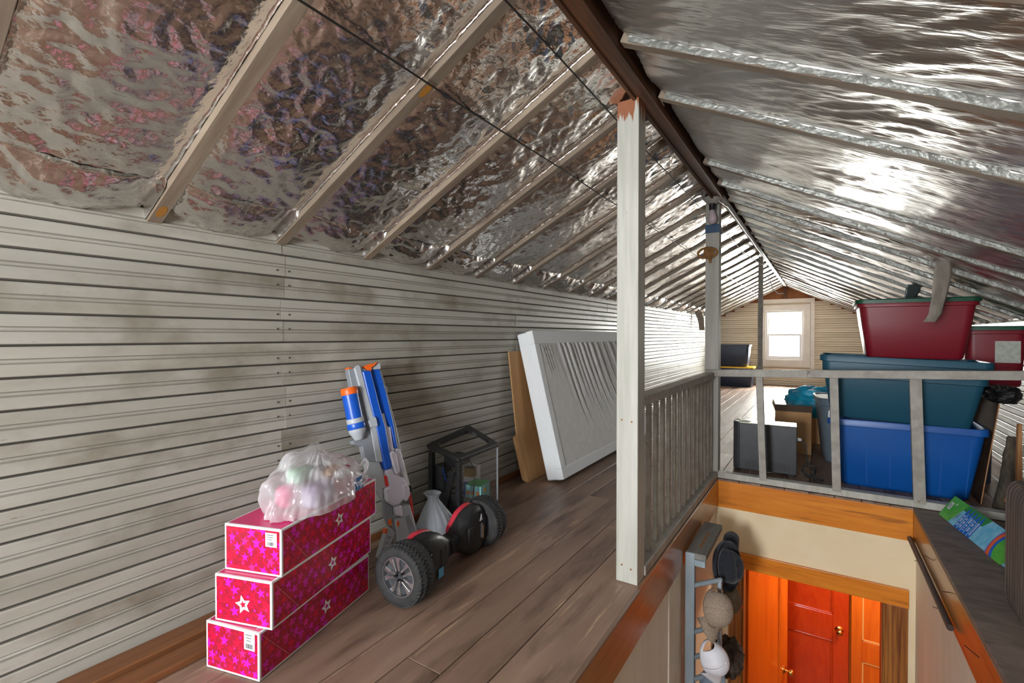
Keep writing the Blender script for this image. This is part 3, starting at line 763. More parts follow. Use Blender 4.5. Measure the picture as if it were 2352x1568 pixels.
def star_box(loc, rz, label, seed, sticker, front_emblem, top_text=None, squash=0):
    e = tag(empty('gift_box', loc, rz), label, 'box', 'pink star boxes in the stack')
    bx('carton', (-BW / 2, -BL / 2, 0), (BW / 2, BL / 2, BHH), M['whitecard'], e, bevel=.0015, seg=2)
    b = .0065
    fr = lambda u, v, d: (-BW / 2 + b + u, -BL / 2 - d, b + v)
    sr = lambda u, v, d: (BW / 2 + d, -BL / 2 + b + u, b + v)
    sl = lambda u, v, d: (-BW / 2 - d, BL / 2 - b - u, b + v)
    star_panel(e, fr, BW - 2 * b, BHH - 2 * b, seed, (.098, .055) if front_emblem else None, .029)
    star_panel(e, sr, BL - 2 * b, BHH - 2 * b, seed + 1, (.275, .062), .026)
    star_panel(e, sl, BL - 2 * b, BHH - 2 * b, seed + 2, None)
    tp = MB().add([(-BW / 2 + b, -BL / 2 + b, BHH + .0004), (BW / 2 - b, -BL / 2 + b, BHH + .0004), (BW / 2 - b, BL / 2 - b, BHH + .0004), (-BW / 2 + b, BL / 2 - b, BHH + .0004)], [(0, 1, 2, 3)])
    tp.build('top_print', SM['top'], e, normals=False)
    # perforated tear lines on the long side
    for (u0, v0, u1, v1) in ((.004, BHH - .018, .105, .004), (BL - .17, .004, BL - .03, BHH - .02)):
        n = 34; g = MB()
        for i in range(n):
            ta, tb = i / n, (i + .6) / n
            a = Vector(sr(u0 + (u1 - u0) * ta, v0 + (v1 - v0) * ta, .0014)); c = Vector(sr(u0 + (u1 - u0) * tb, v0 + (v1 - v0) * tb, .0014))
            off = Vector((0, 0, .0006))
            g.add([a - off, c - off, c + off, a + off], [(0, 1, 2, 3)])
        tag(g.build('tear_line', M['whitecard'], e, normals=False), kind='stuff')
    if sticker:
        x0, z0, w, h = sticker
        s = MB().box((x0, -BL / 2 - .0016, z0), (w, .0006, h)).build('sticker', M['whitecard'], e)
        k = MB(); rr = random.Random(seed)
        x = -w * .32
        while x < w * .30:
            bw = rr.choice((.0006, .0011, .0016)); k.box((x0 + x, -BL / 2 - .0021, z0 - h * .28), (bw, .0002, h * .26)); x += bw + rr.choice((.0007, .0013))
        for q in range(3):
            k.box((x0 - w * .08, -BL / 2 - .0021, z0 + h * (.34 - .16 * q)), (w * (.6 - .1 * q), .0002, .0018))
        k.build('barcode', inkm, s)
    if top_text:
        body, size, x, y = top_text
        mesh_obj('lettering', text_mesh(body, size, SM['white']), e, (x, y, BHH + .001))
    return e
def box_at(fl, fr_):            # centre from the two lower front corners
    a, b_ = Vector(fl), Vector(fr_)
    d = (b_ - a).normalized(); n = Vector((-d.y, d.x))
    c = (a + b_) / 2 + n * BL / 2
    return (c.x, c.y), math.atan2(d.y, d.x)
for fl_, fr_, z, label, seed, sticker, emb, txt in (
    ((-1.553, .690), (-1.352, .742), 0.0, 'pink star-printed box lying on the floor at the bottom of the stack', 5, (.068, .112, .040, .052), False, ('8+', .016, .085, -BL / 2 + .018)),
    ((-1.528, .705), (-1.333, .768), BHH + .002, 'pink star box with a large white star on its end, middle of the stack', 25, None, True, None),
    ((-1.525, .733), (-1.332, .797), 2 * BHH + .004, 'pink star box on top of the stack, under the plastic bag', 45, (.068, .108, .040, .042), False, ('SAIGE', .016, .03, -BL / 2 + .135))):
    (cx, cy), rz = box_at(fl_, fr_)
    star_box((cx, cy, z), rz, label, seed, sticker, emb, txt)

# ------------------------------------------------------------------ plastic bag of toys on the boxes
BT = 3 * BHH + .006
def blob(name, m, parent, c, r, seed=0, amp=.08, n=20, fr=3.0, flat=None, rot=None, power=1.0, sm=60):
    u = np.linspace(0, 2 * PI, n * 2 + 1); v = np.linspace(.03, PI - .03, n)
    U, V = np.meshgrid(u, v)
    f = lambda a: np.sign(a) * np.abs(a) ** power
    X = f(np.sin(V)) * f(np.cos(U)); Yc = f(np.sin(V)) * f(np.sin(U)); Z = f(np.cos(V))
    d = 1 + amp * (pn(X * fr + Z * 1.3 + 5, Yc * fr + Z * 2.1 + 5, seed) * 1.6 + .5 * ridge(X * fr * 2 + Z * 3 + 9, Yc * fr * 2 - Z * 3 + 9, seed + 4))
    P = np.stack([X * d * r[0], Yc * d * r[1], Z * d * r[2]], -1)
    P[:, -1] = P[:, 0]
    if rot is not None:
        Mr = np.array(Euler(rot).to_matrix()); P = P @ Mr.T
    P = P + np.array(c)
    if flat is not None: P[..., 2] = np.maximum(P[..., 2], flat)
    mb = MB().grid(P)
    mb.add(P[0][:-1].tolist(), [tuple(range(P.shape[1] - 1))]); mb.add(P[-1][:-1].tolist(), [tuple(range(P.shape[1] - 1))])
    o = mb.build(name, m, parent, smooth=sm)
    return o
brz = math.atan2(.062, .193)
BC = Vector((-1.470, 1.015, BT))
def bagworld(p):
    c_, s_ = math.cos(brz), math.sin(brz)
    return (BC.x + p[0] * c_ - p[1] * s_, BC.y + p[0] * s_ + p[1] * c_, BC.z + p[2])
# the film: a rumpled dome with an opening towards the stairwell
bag = tag(empty('plastic_bag', BC, brz), 'milky white plastic shopping bag of toys lying on the top pink box', 'bag')
nu, nv = 180, 80
U, V = np.meshgrid(np.linspace(0, 2 * PI, nu), np.linspace(0.02, PI * .62, nv))
el = .118; lo = .205
X = np.sin(V) * np.cos(U); Yb = np.sin(V) * np.sin(U); Z = np.cos(V)
fold = ridge(np.cos(U) * 4 + V * 1.2 + 20, np.sin(U) * 4 + 20, 2) * .030 + ridge(np.cos(U) * 9 + 30, np.sin(U) * 9 + V * .8 + 30, 5) * .016 + ridge(np.cos(U) * 17 + V * 3 + 40, np.sin(U) * 17 + 40, 7) * .007
d = 1 + fold * 1.8 + pn(X * 2.2 + 9, Yb * 2.2 + Z * 2 + 9, 12) * .22
zt = .125 * (1 + .28 * np.clip(-Yb * .4 - X * .8, -1, 1)) * (1 - .35 * np.clip(Yb, 0, 1))
P = np.stack([X * d * el, Yb * d * lo, np.maximum(Z * d * zt + .036, .0015)], -1)
# the bag bottom flares out where it lies on the carton
fl_w = np.clip((V / PI - .5) / .12, 0, 1)
P[..., 0] *= 1 + .04 * fl_w; P[..., 1] *= 1 + .03 * fl_w
P[:, -1] = P[:, 0]
mb = MB(); vs = P.reshape(-1, 3).tolist(); fs = []; fb = []
for i in range(nv - 1):
    for j in range(nu - 1):
        cxx, cyy, czz = P[i, j]
        if ((cxx - .035) / .048) ** 2 + ((cyy - .075) / .075) ** 2 < 1 and czz > .075: continue
        q = (i * nu + j, i * nu + j + 1, (i + 1) * nu + j + 1, (i + 1) * nu + j)
        blue = cxx > .02 and czz < .062 and (.052 < cyy < .060 or .066 < cyy < .108 or (.118 < cyy < .16 and czz < .045 and not .132 < cyy < .140))
        (fb if blue else fs).append(q)
mb.add(vs, fs)
mb.build('bag_film', M['bagfilm'], bag, smooth=75, normals=False)
MB().add(vs, fb).build('blue_print', M['bagprint'], bag, smooth=75, normals=False)
def flap(pts_a, pts_b, seed, name='bag_handle'):
    n, k = 26, 9
    A = np.array([np.interp(np.linspace(0, 1, n), np.linspace(0, 1, len(pts_a)), [p[i] for p in pts_a]) for i in range(3)]).T
    B = np.array([np.interp(np.linspace(0, 1, n), np.linspace(0, 1, len(pts_b)), [p[i] for p in pts_b]) for i in range(3)]).T
    w = np.linspace(0, 1, k)[None, :, None]
    G = A[:, None, :] * (1 - w) + B[:, None, :] * w
    tt, ww = np.meshgrid(np.linspace(0, 1, n), np.linspace(0, 1, k), indexing='ij')
    G[..., 2] += ridge(tt * 2, ww * 5, seed) * .008; G[..., 0] += ridge(tt * 3, ww * 6, seed + 2) * .006
    return MB().grid(G).build(name, M['bagfilm'], bag, smooth=75, normals=False)
flap([(-.03, -.09, .16), (-.03, -.03, .185), (-.025, .03, .19)], [(-.035, -.08, .12), (.0, -.02, .135), (.01, .05, .12)], 3)
flap([(-.01, .02, .17), (.03, .045, .12), (.082, .075, .055)], [(.0, .05, .15), (.045, .075, .105), (.10, .095, .045)], 6)
flap([(.095, .03, .045), (.10, .09, .042), (.096, .15, .045)], [(.105, .03, .03), (.11, .09, .024), (.10, .16, .03)], 9)
MB().tube([(.085, .155, .05), (.082, .185, .085), (.06, .205, .095), (.04, .20, .07)], .006, 8).build('bag_handle', M['bagfilm'], bag, smooth=60)
# things inside the bag
def inside(nm, lab, cat, m, c, r, seed, rot=None, power=.6):
    o = blob(nm, m, None, (0, 0, 0), r, seed, .06, 12, 2.0, None, rot, power)
    o.location = bagworld(c); o.rotation_euler = (0, 0, brz)
    return tag(o, lab, cat)
inside('plush_toy', 'mint green soft toy showing through the plastic bag', 'toy', mat('mint_plush', (.32, .66, .42), rough=.8), (-.030, -.052, .098), (.030, .044, .028), 1)
inside('toy_pouch', 'bright pink pouch showing through the plastic bag', 'pouch', mat('hot_pink_cloth', (.78, .08, .26), rough=.7), (-.024, -.125, .050), (.030, .026, .036), 2)
inside('toy_box', 'lilac grey box showing through the plastic bag', 'box', mat('lilac_card', (.42, .36, .52), rough=.6), (.048, -.060, .046), (.032, .05, .036), 3, None, .3)
inside('checked_cloth', 'black and white checked cloth in the mouth of the plastic bag', 'cloth', mat('black_check', (.02, .02, .02), (.6, .6, .6), rough=.8, scale=(220, 220, 220), detail=0, lo=.49, hi=.51), (-.005, .012, .118), (.022, .03, .018), 4)
inside('doll_shoe', 'crimson doll shoe in the mouth of the plastic bag', 'shoe', mat('crimson_cloth', (.42, .02, .05), rough=.6), (.03, .10, .075), (.018, .035, .018), 5)
inside('white_trinket', 'white plastic trinket in the mouth of the plastic bag', 'toy', M['white'], (.05, .065, .075), (.018, .03, .016), 6)
inside('tan_doll_bag', 'tan doll bag in the mouth of the plastic bag', 'toy', mat('tan_cloth', (.5, .26, .13), rough=.7), (.015, .06, .085), (.022, .035, .02), 8)
inside('pink_bundle', 'salmon pink bundle low in the plastic bag', 'cloth', mat('salmon_cloth', (.72, .30, .30), rough=.8), (.042, .06, .034), (.028, .045, .024), 9)

# ------------------------------------------------------------------ toy blaster leaning on the wall
BO = Vector((-1.560, 1.590, .004)); BWv = Vector((.3, .954, 0)); BU = Vector((-.1939, 0, .981)); BN = Vector((.9359, -.2943, .185))
bl = tag(empty('toy_blaster', BO), 'blue, grey and white toy dart blaster leaning upright against the board wall', 'toy gun')
lf = lambda w, h, t: BWv * w + BU * h + BN * t
def bpart(nm, m, t0, t1, *polys, bevel=.002):
    g = MB()
    for p in polys: g.prism(p, lf, t0, t1)
    return g.build(nm, m, bl, bevel=bevel, seg=1)
bpart('barrel_rail', M['grey_pl'], -.005, .040, [(-.192,.861),(-.173,.875),(-.165,.869),(-.151,.756),(-.129,.588),(-.121,.458),(-.12,.432),(-.15,.437),(-.154,.548),(-.177,.752)])
bpart('barrel_side', M['grey_dk'], -.02, .024, [(-.215,.86),(-.192,.861),(-.177,.752),(-.154,.548),(-.162,.579),(-.179,.642),(-.188,.759),(-.21,.779)])
bpart('blue_shroud', M['blue_pl'], -.01, .042, [(-.16,.847),(-.118,.848),(-.108,.765),(-.098,.677),(-.084,.585),(-.08,.476),(-.08,.397),(-.114,.392),(-.121,.458),(-.132,.591),(-.148,.731)], bevel=.006)
bpart('blue_shroud', M['blue_pl'], -.02, .022, [(-.108,.85),(-.065,.855),(-.047,.735),(-.033,.595),(-.029,.481),(-.046,.481),(-.055,.582),(-.082,.647),(-.095,.771),(-.104,.797)], bevel=.006)
bpart('blue_core', M['blue_pl'], -.02, .006, [(-.125,.84),(-.09,.84),(-.05,.48),(-.09,.47)])
bpart('muzzle', M['orange_pl'], -.01, .03, [(-.146,.868),(-.115,.879),(-.096,.88),(-.098,.866),(-.108,.862),(-.114,.833),(-.126,.848)], [(-.098,.866),(-.096,.88),(-.075,.887),(-.079,.881)])
bpart('muzzle', M['orange_pl'], -.022, .022, [(-.213,.869),(-.193,.865),(-.192,.861),(-.215,.86)])
bpart('barrel_prong', M['grey_pl'], -.015, .025, [(-.173,.875),(-.138,.855),(-.136,.848),(-.16,.845),(-.166,.869)])
bpart('barrel_prong', M['grey_pl'], -.022, .02, [(-.108,.861),(-.091,.869),(-.07,.889),(-.06,.88),(-.06,.854),(-.106,.852)])
bpart('edge_rail', M['grey_pl'], -.018, .012, [(-.065,.855),(-.053,.832),(-.038,.722),(-.019,.577),(-.009,.434),(-.022,.436),(-.031,.481),(-.047,.729)])
bpart('sight_knob', M['grey_pl'], -.01, .008, [(-.051,.774),(-.036,.773),(-.033,.747),(-.048,.737)])
bpart('pump_mechanism', M['lilac'], -.01, .024, [(-.092,.645),(-.076,.647),(-.069,.586),(-.055,.579),(-.054,.507),(-.052,.472),(-.07,.475),(-.085,.511),(-.088,.583)])
bpart('lever', M['lilac'], .02, .052, [(-.086,.466),(-.07,.474),(-.054,.461),(-.049,.377),(-.061,.364),(-.073,.371)], bevel=.005)
bpart('lever', M['lilac'], .0, .034, [(-.048,.477),(-.027,.477),(-.015,.408),(-.016,.374),(-.027,.374),(-.039,.395)], bevel=.005)
bpart('receiver', M['lilac'], -.012, .044, [(-.114,.392),(-.082,.396),(-.071,.367),(-.028,.343),(-.01,.292),(-.012,.256),(-.054,.242),(-.077,.228),(-.098,.232),(-.129,.258),(-.132,.314),(-.11,.319)], bevel=.008)
bpart('side_strip', M['white'], -.01, .014, [(-.024,.47),(-.007,.413),(.007,.306),(-.005,.298),(-.021,.365),(-.025,.436)])
bpart('receiver_block', M['lilac'], .04, .056, [(-.05,.314),(-.021,.315),(-.017,.267),(-.04,.239),(-.052,.252)], bevel=.004)
bpart('stock_bolt', M['lilac'], 0, .05, [(-.095,.228),(-.063,.228),(-.064,.176),(-.094,.189)], bevel=.004)
bpart('stock', M['grey_pl'], -.01, .036, [(-.061,.217),(-.017,.221),(.003,.084),(-.020,.012),(-.11,.012),(-.099,.104),(-.099,.174),(-.064,.176)], bevel=.004)
bpart('stock_groove', M['grey_dk'], .035, .039, [(-.05,.17),(-.03,.175),(-.012,.10),(-.035,.06)], bevel=0)
bpart('grip_bracket', M['grey_dk'], -.01, .02, [(-.129,.258),(-.097,.229),(-.099,.174),(-.12,.142),(-.133,.182),(-.137,.202)])
bpart('grip', M['grey_pl'], -.005, .028, [(-.121,.144),(-.101,.111),(-.162,.026),(-.197,.028),(-.18,.062),(-.138,.145)], bevel=.004)
bpart('grip_slot', M['grey_dk'], .026, .030, *[[(-.139 - .014 * i, .108 - .021 * i), (-.124 - .014 * i, .104 - .021 * i), (-.127 - .014 * i, .098 - .021 * i), (-.143 - .014 * i, .102 - .021 * i)] for i in range(3)], bevel=0)
bpart('orange_clip', M['orange_pl'], .0, .03, [(-.127,.165),(-.116,.181),(-.111,.164),(-.121,.147)]); bpart('orange_clip', M['orange_pl'], .0, .033, [(-.145,.144),(-.137,.142),(-.141,.124),(-.153,.122)])
bpart('orange_clip', M['orange_pl'], .03, .042, [(-.094,.163),(-.083,.162),(-.085,.142),(-.094,.138)])
bpart('red_strip', M['red_pl'], .03, .046, [(-.122,.37),(-.115,.37),(-.111,.323),(-.12,.323)], bevel=0)
MB().tube([lf(*p, .012) for p in [(-.003,.285),(0,.237),(-.001,.187),(-.004,.123)]], .0065, 10).build('red_tube', M['red_pl'], bl, smooth=50)
MB().tube([lf(-.004, .125, .012), lf(-.004, .10, .012)], .009, 10).build('tube_cap', M['grey_pl'], bl, smooth=50)
bpart('tube_collar', M['black'], 0, .022, [(-.005,.298),(.01,.299),(.012,.271),(-.007,.272)])
bpart('mount_bracket', M['grey_pl'], .01, .055, [(-.169,.62),(-.135,.637),(-.13,.628),(-.127,.593),(-.16,.591)])
bpart('fore_grip', M['grey_dk'], -.005, .035, [(-.242,.542),(-.209,.551),(-.162,.579),(-.145,.517),(-.137,.434),(-.198,.445),(-.202,.513),(-.239,.527)])
bpart('lower_frame', M['grey_pl'], -.01, .026, [(-.201,.503),(-.145,.495),(-.121,.39),(-.11,.319),(-.131,.317),(-.136,.26),(-.159,.316),(-.19,.405)])
# dart tank: a turned body with coloured rings
ax0, ax1 = Vector(lf(-.229, .775, .036)), Vector(lf(-.212, .545, .036))
zax = (ax0 - ax1).normalized(); tl = (ax0 - ax1).length
TM = Matrix.Translation(ax1) @ zax.to_track_quat('Z', 'Y').to_matrix().to_4x4()
def ring_part(nm, m, prof): MB().lathe([(r, z * tl) for r, z in prof], 28, TM).build(nm, m, bl, smooth=40)
ring_part('tank_base', M['grey_pl'], [(.020, 0), (.033, .12), (.037, .16), (.037, .21)])
ring_part('tank_ring', M['blue_pl'], [(.039, .21), (.040, .22), (.040, .31), (.039, .32)])
ring_part('tank_collar', M['grey_pl'], [(.037, .32), (.0375, .33), (.0375, .40), (.036, .41)])
ring_part('tank', M['blue_pl'], [(.0355, .41), (.0355, .87)])
ring_part('tank_cap', M['orange_pl'], [(.0365, .87), (.037, .88), (.037, .97), (.033, 1.0), (.004, 1.005)])

# ------------------------------------------------------------------ hoverboard
hb_n, hb_f = Vector((-1.298, 1.262)), Vector((-1.356, 1.825))
hc = (hb_n + hb_f) / 2; hd = (hb_f - hb_n); half = hd.length / 2
hb = tag(empty('hoverboard', (hc.x, hc.y, .1145), math.atan2(hd.y, hd.x)), 'black hoverboard with coral trim and chunky tyres tipped on its side on the floor', 'hoverboard')
WR = .1125
def wheel(x0, sgn):
    Mx = Matrix.Translation((x0, 0, 0)) @ Matrix.Rotation(PI / 2 * sgn, 4, 'Y')       # local z points outwards along the axle
    ty = MB().lathe([(.072, -.046), (.098, -.046), (.108, -.040), (WR - .002, -.026), (WR, 0), (WR - .002, .026), (.108, .040), (.098, .046), (.078, .046), (.072, .040)], 56, Mx, cap=False).build('tyre', M['rubber'], hb, smooth=50)
    tr = MB()
    for i in range(44):
        a = 2 * PI * i / 44
        for (zz, tw, ww, da) in ((-.031, .5, .024, 0), (-.0085, -.5, .021, .07), (.014, .5, .021, .02), (.034, -.5, .018, .09)):
            B = Mx @ Matrix.Rotation(a + da, 4, 'Z') @ Matrix.Translation((WR - .0025 - (.005 if abs(zz) > .03 else 0), 0, zz)) @ Matrix.Rotation(tw, 4, 'X')
            vs = [B @ Vector(p) for p in ((-.004,-.0055,-ww/2),(.0042,-.0045,-ww/2),(.0042,.0045,-ww/2),(-.004,.0055,-ww/2),(-.004,-.0055,ww/2),(.0042,-.0045,ww/2),(.0042,.0045,ww/2),(-.004,.0055,ww/2))]
            tr.add(vs, [(0,3,2,1),(4,5,6,7),(0,1,5,4),(1,2,6,5),(2,3,7,6),(3,0,4,7)])
    tr.build('tread', M['rubber'], ty)
    rim = MB().lathe([(.0735, -.03), (.0735, .040), (.070, .041), (.066, .026), (.010, .020), (.001, .020)], 40, Mx).build('rim', M['wheelgrey'], hb, smooth=40)
    sp = MB(); dk_ = MB()
    fn = lambda u, v, t: Mx @ Vector((u, v, t))
    for i in range(5):
        a = 2 * PI * i / 5 + .35
        for s in (-1, 1):
            pts = [(.016, .004 * s), (.040, .006 * s), (.066, .007 * s), (.0705, .024 * s), (.064, .028 * s), (.040, .0135 * s), (.018, .010 * s)]
            q = [(u * math.cos(a) - v * math.sin(a), u * math.sin(a) + v * math.cos(a)) for u, v in pts]
            sp.prism(q, fn, .024, .036)
        c_ = (.017 * math.cos(a), .017 * math.sin(a))
        dk_.lathe([(.0045, .030), (.0045, .039), (.001, .039)], 8, Mx @ Matrix.Translation((c_[0], c_[1], 0)))
    sp.build('spokes', M['silver'], rim, bevel=.0012, seg=1); dk_.build('lug_nuts', M['black'], rim)
    MB().lathe([(.072, .036), (.0745, .041), (.070, .0415)], 48, Mx, cap=False).build('rim_ring', M['silver'], rim, smooth=40)
wheel(-half, -1); wheel(half, 1)
def hb_sections(kz, kt, off, xs):
    rings = []
    for x in xs:
        a = abs(x)
        hz = np.interp(a, [0, .035, .06, .10, .15, .20, .24], [.036, .040, .058, .088, .103, .104, .088]) * kz
        ht = np.interp(a, [0, .035, .06, .10, .15, .20, .24], [.034, .036, .042, .050, .054, .052, .044]) * kt
        ring = []
        for i in range(26):
            t = 2 * PI * i / 26; c_, s_ = math.cos(t), math.sin(t)
            ring.append((x, off - math.copysign(abs(c_) ** .55, c_) * ht, math.copysign(abs(s_) ** .75, s_) * hz))
        rings.append(ring)
    return rings
xs = [-.237, -.22, -.2, -.17, -.14, -.11, -.085, -.06, -.045, -.03, 0, .03, .045, .06, .085, .11, .14, .17, .2, .22, .237]
MB().loft(hb_sections(1, 1, 0, xs)).build('shell', M['black'], hb, smooth=50)
for sg in (-1, 1):
    xx = [sg * v for v in (.05, .065, .085, .11, .14, .17, .2, .22, .232)]
    MB().loft(hb_sections(1.045, .42, .034, xx)).build('trim_shell', M['pinktrim'], hb, smooth=50)
bel = MB()
for i in range(6):
    x = -.030 + .012 * i
    bel.lathe([(.030, -.004), (.044, -.003), (.044, .003), (.030, .004)], 22, Matrix.Translation((x, -.004, 0)) @ Matrix.Rotation(PI / 2, 4, 'Y'))
bel.build('bellows', M['black'], hb, smooth=40)
stk = lambda nm, m, x, z, w, h, y=-.0545: MB().box((x, y, z), (w, .0015, h)).build(nm, m, hb)
MB().box((-.105, -.048, .0), (.05, .012, .075)).build('foot_plate', M['rubber'], hb, bevel=.006)
MB().box((.105, -.048, .0), (.05, .012, .075)).build('foot_plate', M['rubber'], hb, bevel=.006)
stk('sticker', mat('blue_sticker', (.10, .36, .60), rough=.4), -.13, -.055, .032, .036)
stk('sticker', M['silver'], .185, .0, .014, .066)
stk('sticker', mat('tan_sticker', (.42, .24, .10), rough=.4), .198, -.012, .008, .06)
MB().prism([(.168, .045), (.192, .045), (.182, .075)], lambda a, b, t: (a, -.0535 - t, b), 0, .001).build('sticker', M['white'], hb)
for k in range(5):
    MB().lathe([(.0028, 0), (.0028, .002), (.001, .003)], 8, Matrix.Translation((-.192, -.0525, .04 - .018 * k)) @ Matrix.Rotation(PI / 2, 4, 'X')).build('screw', M['silver'], hb)

# ------------------------------------------------------------------ grey plastic bag, open computer case, things in it
gb = tag(empty('plastic_bag', (-1.585, 1.775, 0)), 'grey knotted plastic bag on the floor behind the hoverboard', 'bag')
n = 70; kz = 26
U, H = np.meshgrid(np.linspace(0, 2 * PI, n), np.linspace(0, 1, kz))
rad = np.interp(H, [0, .08, .3, .55, .75, .86, .93, 1], [.088, .098, .088, .060, .034, .022, .026, .036])
rad = rad * (1 + .16 * ridge(np.cos(U) * 5 + 4, np.sin(U) * 5 + H * .6 + 4, 3) * np.interp(H, [0, 1], [.6, 1.4]) + .06 * pn(np.cos(U) * 3 + H * 4, np.sin(U) * 3 + 7, 9))
P = np.stack([rad * np.cos(U) * 1.05 - .02 * H, rad * np.sin(U) - .03 * H, .225 * H], -1); P[:, -1] = P[:, 0]
MB().grid(P).build('bag_film', M['bagfilm_grey'], gb, smooth=75, normals=False)
blob('bag_knot', M['bagfilm_grey'], gb, (-.018, -.028, .198), (.022, .022, .016), 5, .2, 10)

PC = Vector((-1.675, 2.085, 0))
pc = tag(empty('computer_case', PC, R(4)), 'open black computer case with a clear side panel by the left wall', 'computer case')
bx('base', (-.10, -.195, .0), (.10, .195, .03), M['black'], pc, bevel=.004)
bx('front_panel', (-.10, -.195, .03), (.085, -.17, .175), M['black'], pc, bevel=.004)
bx('front_post', (-.10, -.195, .17), (-.075, -.165, .375), M['black'], pc, bevel=.003)
bx('front_post', (.075, -.195, .03), (.10, -.165, .345), M['black'], pc, bevel=.003)
bx('back_panel', (-.105, -.19, .03), (-.095, .19, .075), M['black'], pc)
bx('drive_cage', (-.09, -.165, .03), (-.02, -.09, .30), M['blackmetal'], pc, bevel=.004)
MB().box((.03, -.20, .17), (.035, .012, .26), rot=(0, R(14), 0)).build('loose_bracket', M['black'], pc, bevel=.003)
bx('clear_panel', (.098, -.16, .03), (.102, .195, .345), M['acrylic'], pc)
bx('panel_edge', (.096, .190, .03), (.104, .198, .345), M['grey_pl'], pc)
ring = MB()
o_ = rrect(.216, .41, .012, 4); i_ = rrect(.155, .33, .05, 4)
def ringpt(p, t): return (p[0], p[1], .375 - .24 * (p[0]) + .10 * (p[1] + .2) * (.5 - p[0] / .216) * .9 + t)
vs = [ringpt(p, 0) for p in o_] + [ringpt(p, 0) for p in i_] + [ringpt(p, .018) for p in o_] + [ringpt(p, .018) for p in i_]
n = 16; fs = []
for k in range(n):
    j = (k + 1) % n
    fs += [(k, j, n + j, n + k), (2 * n + k, 3 * n + k, 3 * n + j, 2 * n + j), (k, 2 * n + k, 2 * n + j, j), (n + k, n + j, 3 * n + j, 3 * n + k)]
ring.add(vs, fs).build('top_frame', M['black'], pc, bevel=.002, seg=1)
bx('circuit_board', (-.055, -.10, .335), (.0, -.095, .365), M['pcb'], pc)
bx('fan_bracket', (-.03, -.15, .30), (.05, -.02, .352), M['black'], pc, bevel=.004)
cb = MB()
for k, pth in enumerate([[(.04, -.12, .33), (.085, -.10, .35), (.10, -.05, .28), (.108, -.07, .15), (.112, -.10, .04)], [(-.02, -.15, .32), (.0, -.205, .26), (.04, -.21, .28), (.06, -.18, .31)], [(.08, -.18, .2), (.112, -.12, .12), (.115, -.10, .06)]]):
    T_ = np.linspace(0, 1, 20); q = np.array(pth)
    cb.tube([tuple(np.interp(t, np.linspace(0, 1, len(q)), q[:, i]) for i in range(3)) for t in T_], .0028, 6)
cb.build('cable', M['wire'], pc, smooth=60)
MB().tube([(.0, -.2, .31), (.02, -.205, .25), (.05, -.2, .235)], .003, 6).build('blue_cable', M['blue_pl'], pc, smooth=60)
sn = tag(empty('snack_box', (-1.628, 2.145, .031), R(12)), 'small turquoise carton with orange pictures and a green lid inside the computer case', 'box')
tq = mat('turquoise_card', (.30, .66, .66), rough=.5); gr_ = mat('leaf_green_card', (.06, .42, .12), rough=.5)
bx('carton', (-.048, -.062, 0), (.048, .062, .135), tq, sn, bevel=.002); bx('lid_print', (-.0475, -.0615, .135), (.0475, .0615, .137), gr_, sn)
orm = mat('orange_print', (.80, .28, .06), rough=.5); bwm = mat('brown_print', (.38, .22, .03), rough=.5)
g = MB(); g2 = MB()
for k in range(3):
    g.lathe([(.012, 0), (.012, .0006)], 14, Matrix.Translation((-.030 + .030 * k, -.062, .095)) @ Matrix.Rotation(PI / 2, 4, 'X'))
    (g2 if k == 0 else g).box((-.028 + .029 * k, -.0623, .042), (.021, .0006, .05))
g.build('picture_print', orm, sn); g2.build('picture_print', bwm, sn)
g = MB(); g.lathe([(.017, 0), (.017, .0006)], 9, Matrix.Translation((.048, .0, .045)) @ Matrix.Rotation(PI / 2, 4, 'Y')); g.build('picture_print', gr_, sn)
bx('picture_print', (.048, .015, .03), (.0486, .045, .055), M['red_pl'], sn); bx('picture_print', (.048, -.02, .09), (.0486, .005, .115), M['yellow'], sn)
bb_ = tag(empty('snack_box', (-1.722, 2.215, .031), R(10)), 'tall blue and white carton behind the turquoise one in the computer case', 'box')
bx('carton', (-.03, -.05, 0), (.03, .05, .20), M['white'], bb_, bevel=.002); bx('blue_print', (-.0305, -.0508, .02), (.0305, -.02, .12), M['blue_pl'], bb_); bx('brown_print', (-.0305, -.0508, .15), (.0305, .0, .2), bwm, bb_)
bt_ = tag(empty('toy_part', (-1.478, 1.905, 0), R(-25)), 'bright blue plastic toy tray with a knob beside the computer case', 'toy')
bx('tray', (-.045, -.03, .02), (.045, .03, .10), mat('light_blue_plastic', (.03, .19, .55), rough=.4), bt_, bevel=.006)
MB().lathe([(.022, 0), (.026, .02), (.02, .045), (.003, .05)], 16, Matrix.Translation((-.035, .045, .105))).build('knob', M['blue_pl'], bt_, smooth=40)
bx('foot', (-.05, -.03, 0), (.05, .06, .02), M['black'], bt_, bevel=.003); MB().lathe([(.014, 0), (.016, .03), (.012, .06)], 14, Matrix.Translation((-.06, .02, .02))).build('red_knob', M['red_pl'], bt_, smooth=40)

